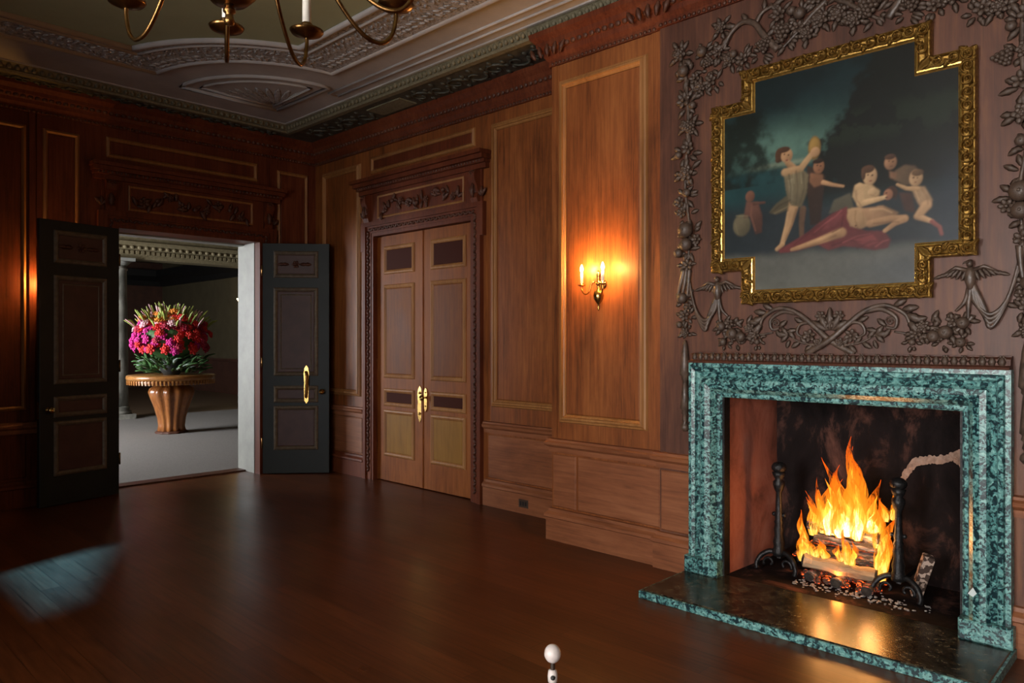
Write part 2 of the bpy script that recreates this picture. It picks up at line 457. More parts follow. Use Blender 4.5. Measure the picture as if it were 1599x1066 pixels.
    def sweep(self, pts, prof, closed=False, m=None, only=None):
        """Profile (out, z) along a plan polyline; 'out' is to the right of the walking direction."""
        n = len(pts); P = [Vector((p[0], p[1])) for p in pts]
        rings = []
        for i in range(n):
            d1 = (P[i] - P[i - 1]).normalized() if (closed or i > 0) else None
            d2 = (P[(i + 1) % n] - P[i]).normalized() if (closed or i < n - 1) else None
            if d1 is None: d1 = d2
            if d2 is None: d2 = d1
            n1 = Vector((d1.y, -d1.x)); n2 = Vector((d2.y, -d2.x))
            bis = n1 + n2; bis = bis / max(1e-6, bis.length_squared) * 2
            rings.append([(P[i].x + bis.x * o, P[i].y + bis.y * o, z) for o, z in prof])
        k = len(prof); vs = [p for r in rings for p in r]; fs = []
        segs = range(n if closed else n - 1) if only is None else [only]
        for i in segs:
            j = (i + 1) % n
            if only is not None:
                fs.append(tuple(range(i * k, i * k + k))); fs.append(tuple(range(j * k, j * k + k))[::-1])
            for a in range(k):
                b = (a + 1) % k
                fs.append((i * k + a, j * k + a, j * k + b, i * k + b))
        if not closed and only is None:
            fs.append(tuple(range(k))); fs.append(tuple(range((n - 1) * k, n * k))[::-1])
        if only is not None:
            used = sorted({i for f in fs for i in f}); mp_ = {a: b for b, a in enumerate(used)}
            vs = [vs[i] for i in used]; fs = [tuple(mp_[i] for i in f) for f in fs]
        return self.add(vs, fs, False, m)
    def mesh(self, name, material):
        me = bpy.data.meshes.new(name)
        me.from_pydata(self.v, [], self.f)
        me.polygons.foreach_set('use_smooth', self.s)
        bm = bmesh.new(); bm.from_mesh(me)
        bmesh.ops.recalc_face_normals(bm, faces=bm.faces)
        bm.to_mesh(me); bm.free()
        me.materials.append(material)
        me.update()
        return me
    def build(self, name, material, parent=None, label=None):
        return put(name, self.mesh(name, material), parent, None, label)

BASE = {}
def put(name, me, parent=None, mtx=None, label=None):
    o = bpy.data.objects.new(name, me)
    COL.objects.link(o)
    if parent is not None:
        o.parent = parent
        o.matrix_parent_inverse = BASE.get(parent.name, Matrix.Identity(4))
    if mtx is not None: o.matrix_basis = mtx
    if label: o['label'] = label
    return o

def tag(o, label=None, cat=None, group=None, kind=None):
    if label: o['label'] = label
    if cat: o['category'] = cat
    if group: o['group'] = group
    if kind: o['kind'] = kind
    return o

def thing(name, label, cat, loc, group=None, kind=None):
    """An Empty at the thing's base; parts are given in world coordinates."""
    o = bpy.data.objects.new(name, None)
    o.empty_display_size = 0.1
    COL.objects.link(o); o.location = loc
    BASE[o.name] = Matrix.Translation(-Vector(loc))
    return tag(o, label, cat, group, kind)

def RWm(Xp, y0=0.0):      # wall facing -X: local x to the right (-Y), y up, z out into the room
    return Matrix(((0, 0, -1, Xp), (-1, 0, 0, y0), (0, 1, 0, 0), (0, 0, 0, 1)))
def FWm(Yp, x0=0.0):      # wall facing -Y: local x = X, y up, z out
    return Matrix(((1, 0, 0, x0), (0, 0, -1, Yp), (0, 1, 0, 0), (0, 0, 0, 1)))
def at(x, y, z, rz=0.0, s=1.0, rx=0.0, ry=0.0):
    sc = s if isinstance(s, (tuple, list)) else (s, s, s)
    return Matrix.Translation((x, y, z)) @ Matrix.Rotation(rz, 4, 'Z') @ Matrix.Rotation(ry, 4, 'Y') @ Matrix.Rotation(rx, 4, 'X') @ Matrix.Diagonal((*sc, 1))
def bez(p0, p1, p2, p3, n=12):
    p0, p1, p2, p3 = map(Vector, (p0, p1, p2, p3)); out = []
    for i in range(n + 1):
        t = i / n
        out.append(p0 * (1 - t) ** 3 + p1 * 3 * t * (1 - t) ** 2 + p2 * 3 * t * t * (1 - t) + p3 * t ** 3)
    return out
def smooth_path(pts, n=6):
    P = [Vector(p) for p in pts]; out = []
    for i in range(len(P) - 1):
        a, b, c, d = P[max(i - 1, 0)], P[i], P[i + 1], P[min(i + 2, len(P) - 1)]
        for k in range(n):
            t = k / n
            out.append(0.5 * ((2 * b) + (c - a) * t + (2 * a - 5 * b + 4 * c - d) * t * t + (3 * b - 3 * c + d - a) * t ** 3))
    out.append(P[-1]); return out
rnd = random.Random(7)

# ------------------------------------------------------------------ shared carved pieces (meshes reused by many parts)
def leaf_mesh(name, material, ln=1.0, wd=0.42, curl=0.22, n=6, lobes=True):
    """Acanthus-like leaf lying along +x, ridge up (z)."""
    mb = MB(); vs = []; fs = []
    for i in range(n + 1):
        t = i / n
        w = wd * math.sin(PI * min(1, t * 0.92 + 0.06)) ** 0.8 * 0.5 * (1 + (0.22 if (lobes and i % 2) else 0))
        if i == n: w = 0.01
        z = curl * math.sin(PI * t) * 0.9
        x = ln * t
        vs += [(x, -w, z * 0.5), (x, -w * 0.45, z * 0.9), (x, 0, z + 0.07), (x, w * 0.45, z * 0.9), (x, w, z * 0.5), (x, 0, z * 0.35 - 0.04)]
    for i in range(n):
        for k in range(6):
            a, b = i * 6 + k, i * 6 + (k + 1) % 6
            fs.append((a, b, b + 6, a + 6))
    fs.append((0, 1, 2, 3, 4, 5)); fs.append(tuple(range(n * 6, n * 6 + 6)))
    return mb.add(vs, fs, True).mesh(name, material)
def flower_mesh(name, material, petals=6, layers=1):
    mb = MB()
    for l in range(layers):
        for k in range(petals):
            a = 2 * PI * (k + 0.5 * l) / petals
            r = 0.30 - 0.10 * l
            mb.ball((0, 0, 0), (0.24 - 0.06 * l, 0.17 - 0.03 * l, 0.10), 8, 4, Matrix.Rotation(a, 4, 'Z') @ at(r, 0, 0.08 + 0.09 * l, 0, 1, 0, -0.35 - 0.3 * l))
    mb.ball((0, 0, 0.16 + 0.07 * (layers - 1)), (0.13, 0.13, 0.11), 8, 5)
    return mb.mesh(name, material)
def fruit_mesh(name, material):
    mb = MB(); mb.ball((0, 0, 0.35), (0.5, 0.5, 0.42), 12, 8); mb.ball((0, 0, 0.76), (0.09, 0.09, 0.06), 6, 4)
    return mb.mesh(name, material)
def grape_mesh(name, material):
    mb = MB()
    for i, cnt in enumerate((4, 4, 3, 2, 1)):
        for k in range(cnt):
            mb.ball(((k - (cnt - 1) / 2) * 0.25, -0.21 * i, 0.12 + 0.05 * ((i + k) % 2)), 0.145, 7, 5)
    for i, cnt in enumerate((3, 2, 1)):
        for k in range(cnt):
            mb.ball(((k - (cnt - 1) / 2) * 0.25, -0.12 - 0.21 * i, 0.30), 0.14, 7, 5)
    return mb.mesh(name, material)
def scroll_mesh(name, material, turns=1.6, r0=0.5, thick=0.085, seg=6, n=28):
    pts, rad = [], []
    for i in range(n + 1):
        t = i / n; a = turns * 2 * PI * t; r = r0 * (1 - t) ** 0.8 + 0.06
        pts.append((r * math.cos(a), r * math.sin(a), 0.08 + 0.12 * t)); rad.append(thick * (1 - 0.35 * t))
    mb = MB(); mb.tube(pts, rad, seg); mb.ball((0, 0, 0.18), 0.13, 8, 5)
    return mb.mesh(name, material)
PROTO = {}
for key in ('carving', 'oak_carved', 'gilt'):
    m_ = M[key]
    PROTO[key] = dict(leaf=leaf_mesh('leaf', m_), flower=flower_mesh('flower', m_), rose=flower_mesh('rose', m_, 6, 3),
                      fruit=fruit_mesh('fruit', m_), grapes=grape_mesh('grapes', m_), scroll=scroll_mesh('scroll', m_))

# ------------------------------------------------------------------ the setting
def structure(name, mb, material, label=None, cat=None):
    o = mb.build(name, material); tag(o, label, cat, kind='structure'); return o

fl = MB().box(XL - 0.3, XR + 0.6, YN - 0.3, YF2 - 0.02, -0.12, 0.0)
structure('floor', fl, M['floor'], 'polished dark red-brown board floor of the panelled room', 'floor')

# ---- right wall: slab with a recess for the closed doors; breast with the firebox
DY0, DY1, DZ = 5.03, 6.58, 2.62
FB0, FB1, FZ = 0.926, 2.221, 1.15
BY0, BY1 = -0.50, 3.65
PY0, PY1 = 2 * YC - 2.683, 2.683
wr = MB()
wr.box(XR, XR + 0.45, DY1, YF2, 0, 4.0)
wr.box(XR, XR + 0.45, DY0, DY1, DZ, 4.0)
wr.box(XR + 0.12, XR + 0.45, DY0, DY1, 0, DZ)
wr.box(XR, XR + 0.45, BY1 - 0.05, DY0, 0, 4.0)
wr.box(XR, XR + 0.45, YN - 0.3, BY0 + 0.05, 0, 4.0)
wall_right = structure('wall_right', wr, M['oak'], 'oak panelled wall holding the closed double doors', 'wall')
br = MB()
br.box(XB, XR + 0.45, FB1, BY1, 0, 4.0)
br.box(XB, XR + 0.45, BY0, FB0, 0, 4.0)
br.box(XB, XR + 0.45, FB0, FB1, FZ, 4.0)
wall_breast = structure('wall_chimney_breast', br, M['oak'], 'projecting oak chimney breast around the green marble fireplace', 'wall')
bc = MB()
bc.box(XC, XB, FB1, PY1, 0.76, 3.8); bc.box(XC, XB, PY0, FB0, 0.76, 3.8); bc.box(XC, XB, FB0, FB1, FZ, 3.8)
bc.box(XC, XB, FB1, PY1, 0.0, 0.76); bc.box(XC, XB, PY0, FB0, 0.0, 0.76)
bc.build('painting_backboard', M['breast'], wall_breast, 'purplish brown boards behind the painting')

# ---- far wall with the opening to the hall
OX0, OX1, OZ = 2.50, 3.97, 2.60
wf = MB()
wf.box(XL - 0.3, OX0, YF, YF2, 0, 4.0); wf.box(OX1, XR, YF, YF2, 0, 4.0); wf.box(OX0, OX1, YF, YF2, OZ, 4.0)
wall_far = structure('wall_far', wf, M['oak_red'], 'dark oak panelled end wall with the open double doors', 'wall')

# ---- wall opposite the fireplace, with its windows (behind the camera), and the near wall
wl = MB()
WIN = [(-1.7, -0.6), (1.2, 2.3)]
TR = (2.88, 4.06, 2.54, 2.94)          # high opening added to let the sun through to the floor
ys = [YN - 0.3, WIN[0][0], WIN[0][1], WIN[1][0], WIN[1][1], TR[0], TR[1], YF]
for k in (0, 2, 4, 6): wl.box(XL - 0.12, XL, ys[k], ys[k + 1], 0, 4.0)
for a, b in WIN: wl.box(XL - 0.12, XL, a, b, 0, 0.45); wl.box(XL - 0.12, XL, a, b, 3.0, 4.0)
wl.box(XL - 0.12, XL, TR[0], TR[1], 0, TR[2]); wl.box(XL - 0.12, XL, TR[0], TR[1], TR[3], 4.0)
wall_left = structure('wall_left', wl, M['oak'], 'wall of tall windows opposite the fireplace', 'wall')
M['sun_mask'] = plain('white_sun_mask', (0.7, 0.7, 0.68), 0.8)  # for white sheets added out of view to block and shape the sun
MB(RWm(XL - 0.06)).prism([(-4.07, 2.95), (-4.06, 2.95), (-2.90, 2.56), (-2.87, 2.53), (-2.87, 2.95)], -0.004, 0.004).build('slanted_sun_mask', M['sun_mask'], wall_left)  # added sheet that cuts the sun patch to a triangle
for i, (a, b) in enumerate(WIN):
    w = MB(RWm(XL - 0.08)); w.rframe(-b, -a, 0.45, 3.0, [(0, 0.04), (0.05, 0.04)], -0.03)
    wf_ = w.build('window_%d' % (i + 1), M['white_frame']); tag(wf_, 'tall sash window opposite the fireplace', 'window', 'tall sash windows', kind='structure')
    MB().box(XL - 0.135, XL - 0.13, a - 0.02, b + 0.02, 0.43, 3.02).build('sun_blocker', M['sun_mask'], wf_)  # unseen sheet added to keep the sun out of this window
    for k in (1, 2):
        MB().box(XL - 0.10, XL - 0.06, a + (b - a) * k / 3 - 0.012, a + (b - a) * k / 3 + 0.012, 0.45, 3.0).build('glazing_bar', M['white_frame'], wf_)
    for k in range(1, 5):
        z = 0.45 + 2.55 * k / 5
        MB().box(XL - 0.10, XL - 0.06, a, b, z - 0.012, z + 0.012).build('glazing_bar', M['white_frame'], wf_)
structure('wall_near', MB().box(XL - 0.3, XR + 0.45, YN - 0.3, YN, 0, 4.0), M['oak'], 'panelled wall behind the viewer', 'wall')

# ---- ceiling: soffit round the room, egg-and-dart band, flat, ornament band, olive field
SR, SF = XR - 0.50, YF - 0.27          # inner edge of the soffit
SL, SN = XL + 0.30, YN + 0.30
cl = MB()
cl.box(XL - 0.3, XR + 0.45, YN - 0.3, YF2, ZC, ZC + 0.14)
ceiling = structure('ceiling', cl, M['plaster'], 'grey plaster ceiling with an olive centre field', 'ceiling')
so = MB()
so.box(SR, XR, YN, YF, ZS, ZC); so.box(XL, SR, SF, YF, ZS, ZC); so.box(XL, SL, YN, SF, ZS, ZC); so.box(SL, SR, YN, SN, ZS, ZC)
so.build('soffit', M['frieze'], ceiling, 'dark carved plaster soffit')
band = MB()
rect = [(SL, SN), (SL, SF), (SR, SF), (SR, SN)]
band.sweep(rect, [(-0.02, ZS - 0.006), (0.035, ZS - 0.006), (0.045, ZS + 0.012), (0.03, ZS + 0.022), (0.065, ZS + 0.062), (0.078, ZS + 0.066), (0.078, ZC), (-0.02, ZC)], True)
band.build('egg_band', M['plaster_olive'], ceiling, 'olive egg-and-dart moulding')
eggs = MB()
y = SF - 0.1
while y > 0.8:
    eggs.ball((SR - 0.052, y, ZS + 0.040), (0.020, 0.020, 0.024), 6, 4); y -= 0.062
x = SR - 0.1
while x > 0.9:
    eggs.ball((x, SF - 0.052, ZS + 0.040), (0.020, 0.020, 0.024), 6, 4); x -= 0.062
tag(eggs.build('egg_ornament', M['plaster_olive'], ceiling), kind='stuff')
edge = MB()
edge.sweep(rect, [(0.078, ZC - 0.012), (0.094, ZC - 0.012), (0.094, ZC), (0.078, ZC)], True)
edge.build('ceiling_edge_fillet', M['plaster'], ceiling)
# soffit relief: leaf scrolls lying under the dark frieze, and plain rectangles between them
sof = MB()
def soffit_rinceau(p0, d, length, width, n):
    for i in range(n):
        c = p0 + d * (length * (i + 0.5) / n); nrm = Vector((-d.y, d.x))
        s = 1 if i % 2 else -1
        pts = []
        for k in range(13):
            a = k / 12 * 2.2 * PI
            r = width * 0.38 * (1 - k / 15)
            q = c + d * (r * math.cos(a)) + nrm * (s * r * math.sin(a))
            pts.append((q.x, q.y, ZS - 0.006 - 0.004 * k / 12))
        sof.tube(pts, [0.013 * (1 - k / 20) for k in range(13)], 5)
        for k in range(5):
            a = k * 1.25
            q = c + d * (width * 0.42 * math.cos(a)) + nrm * (width * 0.42 * math.sin(a))
            sof.ball((q.x, q.y, ZS - 0.004), (0.035, 0.02, 0.012), 6, 4, Matrix.Identity(4))
soffit_rinceau(Vector((XR - 0.29, 7.35)), Vector((0, -1)), 1.15, 0.30, 4)
soffit_rinceau(Vector((XR - 0.29, 5.55)), Vector((0, -1)), 1.75, 0.30, 7)
soffit_rinceau(Vector((4.1, YF - 0.16)), Vector((-1, 0)), 3.0, 0.16, 14)
tag(sof.build('soffit_carving', M['frieze'], ceiling, 'shallow leaf scrolls carved under the soffit'), kind='stuff')
pl = MB(); pl.box(XR - 0.40, XR - 0.19, 5.62, 6.15, ZS - 0.012, ZS)
pl.build('soffit_tablet', M['plaster_olive'], ceiling, 'plain olive tablet set in the soffit')

def field_outline(x0, x1, y0, y1, cx, cy, r, n=14):
    """Rectangle x0..x1, y0..y1 whose far right corner is bitten by an arc; the other corners alike."""
    pts = []
    xm, ym = (x0 + x1) / 2, (y0 + y1) / 2
    base = []
    a0 = math.acos(max(-1, min(1, (y1 - cy) / r))); a1 = math.acos(max(-1, min(1, (x1 - cx) / r)))
    # arc from (x?, y1) round to (x1, y?) on the room side of the centre
    s0 = math.atan2(y1 - cy, -math.sqrt(max(0, r * r - (y1 - cy) ** 2)))
    s1 = math.atan2(-math.sqrt(max(0, r * r - (x1 - cx) ** 2)), x1 - cx)
    if s0 < 0: s0 += 2 * PI
    if s1 < 0: s1 += 2 * PI
    for i in range(n + 1):
        a = s0 + (s1 - s0) * i / n
        base.append((cx + r * math.cos(a), cy + r * math.sin(a)))
    q1 = base                                     # far right, clockwise
    q2 = [(x, 2 * ym - y) for x, y in base[::-1]]  # near right
    q3 = [(2 * xm - x, 2 * ym - y) for x, y in base]
    q4 = [(2 * xm - x, y) for x, y in base[::-1]]
    return q1 + q2 + q3 + q4
gx0, gx1 = -1.66, 3.10
gy0, gy1 = -1.9, 6.36
CC = (3.68, 6.86)
g_in = field_outline(gx0, gx1, gy0, gy1, *CC, 1.60)
g_out = field_outline(gx0 - 0.50, gx1 + 0.50, gy0 - 0.50, gy1 + 0.44, *CC, 1.17)
MB().prism(g_in, ZC - 0.004, ZC + 0.004).build('centre_field', M['plaster_green'], ceiling, 'flat olive green centre of the ceiling')
ob = MB(); n_ = len(g_in)
ob.add([(x, y, ZC - 0.012) for x, y in g_in] + [(x, y, ZC - 0.012) for x, y in g_out] + [(x, y, ZC) for x, y in g_out] + [(x, y, ZC) for x, y in g_in],
       [(i, (i + 1) % n_, (i + 1) % n_ + n_, i + n_) for i in range(n_)] + [(i + n_, (i + 1) % n_ + n_, (i + 1) % n_ + 2 * n_, i + 2 * n_) for i in range(n_)] + [(i + 3 * n_, (i + 1) % n_ + 3 * n_, (i + 1) % n_, i) for i in range(n_)])
ob.build('ornament_band', M['plaster_ornament'], ceiling, 'band of shallow foliate plaster ornament')
def loop_mould(pts, r, z, name):
    P = [(x, y, z) for x, y in pts]
    MB().tube(P + [P[0]], r, 6).build(name, M['plaster'], ceiling)
loop_mould(g_in, 0.028, ZC - 0.012, 'field_moulding')
loop_mould([(x * 1.0, y) for x, y in field_outline(gx0 - 0.1, gx1 + 0.1, gy0 - 0.1, gy1 + 0.1, *CC, 1.50)], 0.014, ZC - 0.014, 'field_moulding')
loop_mould(g_out, 0.024, ZC - 0.010, 'band_moulding')
# leaf sprigs in low relief along the ornament band
spr = MB()
mid_ = field_outline(gx0 - 0.28, gx1 + 0.28, gy0 - 0.28, gy1 + 0.26, *CC, 1.34)
acc = 0.0
for i in range(len(mid_)):
    a, b = Vector(mid_[i]), Vector(mid_[(i + 1) % len(mid_)])
    L = (b - a).length; d = (b - a).normalized() if L > 1e-6 else Vector((1, 0)); nr = Vector((-d.y, d.x))
    if max(a.x, b.x) < 1.0 or max(a.y, b.y) < 2.5: continue
    t = 0.0
    while t < L:
        p = a + d * t
        if p.x > 0.8 and p.y > 3.0:
            for s in (-1, 1):
                for q in (0.05, 0.11):
                    c = p + nr * (s * q) + d * rnd.uniform(-0.02, 0.02)
                    ang = math.atan2(d.y, d.x) + s * rnd.uniform(0.4, 1.3)
                    spr.ball((0, 0, 0), (0.034, 0.012, 0.008), 6, 4, at(c.x, c.y, ZC - 0.015, ang))
        t += 0.065
tag(spr.build('ornament_sprigs', M['plaster_ornament'], ceiling), kind='stuff')
# quarter fan (lunette) in the corner of the ceiling
lc = Vector((3.78, 7.02))
def arc(r, n=16, a0=PI, a1=1.5 * PI): return [(lc.x + r * math.cos(a0 + (a1 - a0) * i / n), lc.y + r * math.sin(a0 + (a1 - a0) * i / n)) for i in range(n + 1)]
loop_mould([(lc.x, lc.y)] + arc(0.98), 0.02, ZC - 0.008, 'corner_fan_moulding')
loop_mould([(lc.x - 0.09, lc.y - 0.09)] + arc(0.84, 16, PI + 0.12, 1.5 * PI - 0.12), 0.014, ZC - 0.006, 'corner_fan_moulding')
fan = MB()
for k in range(9):
    a = PI + 0.17 + k * (PI / 2 - 0.34) / 8
    fan.ball((0, 0, 0), (0.26, 0.035, 0.007), 8, 4, at(lc.x + 0.42 * math.cos(a), lc.y + 0.42 * math.sin(a), ZC - 0.004, a))
fan.build('corner_fan', M['plaster_ornament'], ceiling)
loop_mould([(3.98, 6.2), (3.98, 3.0), (3.88, 3.0), (3.88, 6.2)], 0.012, ZC - 0.004, 'ceiling_line_moulding')

# ---- wooden crown round the walls
plan = [(XL, YF), (XR, YF), (XR, BY1), (XB, BY1), (XB, PY1), (XC, PY1), (XC, PY0), (XB, PY0), (XB, BY0), (XR, BY0), (XR, YN), (XL, YN)]
cr = MB()
cr.sweep(plan, [(-0.02, 3.56), (0.018, 3.56), (0.022, 3.60), (0.045, 3.63), (0.052, 3.66), (0.085, 3.70), (0.092, 3.73), (0.125, 3.765), (0.13, ZS), (-0.02, ZS)], True)
o = structure('trim_1', cr, M['oak_red'], 'moulded oak crown under the plaster soffit', 'cornice')
crb = MB()
def band_leaves(mbx, pts, off, z, step, sz):
    for (x0, y0), (x1, y1) in zip(pts[:-1], pts[1:]):
        d = Vector((x1 - x0, y1 - y0)); L = d.length
        if L < 0.1: continue
        d.normalize(); nr = Vector((d.y, -d.x)); k = int(L / step)
        for i in range(k):
            p = Vector((x0, y0)) + d * ((i + 0.5) * L / k) + nr * off
            mbx.ball((0, 0, 0), (sz * 0.55, sz * 0.3, sz * 0.5), 6, 4, Matrix.Translation((p.x, p.y, z)) @ Matrix.Rotation(math.atan2(d.y, d.x), 4, 'Z'))
band_leaves(crb, [(1.0, YF), (XR, YF), (XR, BY1), (XB, BY1), (XB, PY1), (XC, PY1), (XC, 0.5)], 0.068, 3.685, 0.055, 0.05)
band_leaves(crb, [(1.0, YF), (XR, YF), (XR, BY1), (XB, BY1), (XB, PY1), (XC, PY1), (XC, 0.5)], 0.022, 3.575, 0.035, 0.028)
tag(crb.build('crown_leaf_band', M['oak_carved'], o, 'row of small carved leaves on the crown'), kind='stuff')
# bigger carved leaves where the crown breaks forward above the breast
for yy, xx in ((BY1 - 0.02, XB - 0.06), (PY1 + 0.04, XC - 0.06)):
    for k in range(5):
        put('crown_leaf', PROTO['oak_carved']['leaf'], o, RWm(xx, yy) @ at(0.06 * (k - 2), 3.62, 0.02, R(90) + 0.25 * (2 - k), 0.10))

# ---- chair rail and baseboard
def run(name, pts, prof, material, label, cat):
    return structure(name, MB().sweep(pts, prof), material, label, cat)
rail_p = [(-0.01, 0.655), (0.018, 0.66), (0.02, 0.695), (0.045, 0.715), (0.05, 0.735), (0.034, 0.745), (0.034, 0.76), (-0.01, 0.765)]
base_p = [(-0.01, 0.0), (0.035, 0.0), (0.035, 0.165), (0.048, 0.175), (0.045, 0.195), (0.022, 0.215), (0.018, 0.235), (-0.01, 0.24)]
CO = 0.17   # casing width
seg_right = [(XR, DY0 - CO), (XR, BY1), (XB, BY1), (XB, PY1), (XC, PY1), (XC, 2.43)]
seg_right2 = [(XC, 0.72), (XC, PY0), (XB, PY0), (XB, BY0), (XR, BY0), (XR, YN), (XL, YN)]
seg_corner = [(OX1 + CO, YF), (XR, YF), (XR, DY1 + CO)]
seg_far = [(XL, YF), (OX0 - CO, YF)]
for i, (s, w) in enumerate(((seg_right, 'beside the fireplace'), (seg_right2, 'right of the fireplace'), (seg_corner, 'round the far corner of the room'), (seg_far, 'left of the open doors'))):
    run('trim_%d' % (2 + i), s, rail_p, M['oak_rail'], 'moulded oak chair rail ' + w, 'chair rail')
    run('baseboard_%s' % ('right', 'near', 'corner', 'far')[i], s, base_p, M['oak_rail' if i < 2 else 'oak_red'], 'oak baseboard ' + w, 'baseboard')

# ---- panels: raised field + bolection moulding
PROF = [(0.0, 0.004), (0.008, 0.018), (0.020, 0.022), (0.030, 0.034), (0.044, 0.036), (0.050, 0.022), (0.058, 0.018), (0.066, 0.006)]
def panel(parent, Mx, x0, x1, y0, y1, field, mould, prof=PROF, h=0.010, label=None):
    p = MB(Mx).raised(x0 + prof[-1][0] - 0.004, x1 - prof[-1][0] + 0.004, y0 + prof[-1][0] - 0.004, y1 - prof[-1][0] + 0.004, h, 0.012, 0.0).build('panel', field, parent, label)
    MB(Mx).rframe(x0, x1, y0, y1, prof, -0.002).build('panel_moulding', mould, p)
    return p
RWx = RWm(XR); BWx = RWm(XB)
panel(wall_right, RWx, -4.77, -3.55, 0.90, 3.455, M['oak'], M['oak_mould'])
panel(wall_right, RWx, -7.60, -6.83, 0.88, 3.445, M['oak'], M['oak_mould'])
panel(wall_breast, BWx, -3.575, -2.795, 0.885, 3.435, M['oak'], M['oak_mould'])
panel(wall_breast, BWx, -0.353, 0.427, 0.885, 3.435, M['oak'], M['oak_mould'])
# frame boards beside the panels: stiles and rails standing a little proud of the wall
for nm, a, b, c, d in (('stile', -3.65, -3.60, 0.77, 3.56), ('stile', -2.765, -2.69, 0.77, 3.56)):
    MB(BWx).box(a, b, c, d, 0.0, 0.006).build(nm, M['oak'], wall_breast)
for a, b in ((-3.64, -3.42), (-3.40, -2.70)):
    MB(BWx).raised(a, b, 0.25, 0.645, 0.008, 0.008).build('dado_panel', M['oak_rail'], wall_breast)
MB(RWm(XC)).raised(-2.675, -2.45, 0.25, 0.645, 0.008, 0.008).build('dado_panel', M['oak_rail'], wall_breast)
MB(RWx).raised(-4.82, -3.66, 0.25, 0.645, 0.008, 0.008).build('dado_panel', M['oak_rail'], wall_right)
MB(RWx).raised(-7.70, -6.80, 0.25, 0.645, 0.008, 0.008).build('dado_panel', M['oak_rail'], wall_right)
PROF_S = [(0.0, 0.003), (0.006, 0.014), (0.022, 0.024), (0.032, 0.016), (0.040, 0.004)]
FWx = FWm(YF)
panel(wall_far, FWx, 0.70, 1.735, 0.87, 3.44, M['oak_red'], M['oak_mould'], PROF_S)
panel(wall_far, FWx, 1.865, 2.165, 0.87, 3.44, M['oak_red'], M['oak_mould'], PROF_S)
panel(wall_far, FWx, 4.185, 4.575, 0.87, 3.44, M['oak_red'], M['oak_mould'], PROF_S)
panel(wall_far, FWx, -1.5, 0.55, 0.87, 3.44, M['oak_red'], M['oak_mould'], PROF_S)
panel(wall_far, FWx, 2.395, 3.945, 3.27, 3.47, M['oak_red'], M['oak_mould'], PROF_S)
panel(wall_right, RWx, -6.63, -4.99, 3.30, 3.475, M['oak_red'], M['oak_mould'], PROF_S)
for a, b in ((0.70, 1.735), (1.865, 2.165)):
    MB(FWx).raised(a, b, 0.26, 0.64, 0.008, 0.01).build('dado_panel', M['oak_red'], wall_far)
MB(FWx).box(1.755, 1.80, 0.77, 3.56, 0, 0.02).build('stile', M['oak_red'], wall_far)
MB(FWx).box(1.815, 1.845, 0.77, 3.56, 0, 0.012).build('stile', M['oak_red'], wall_far)

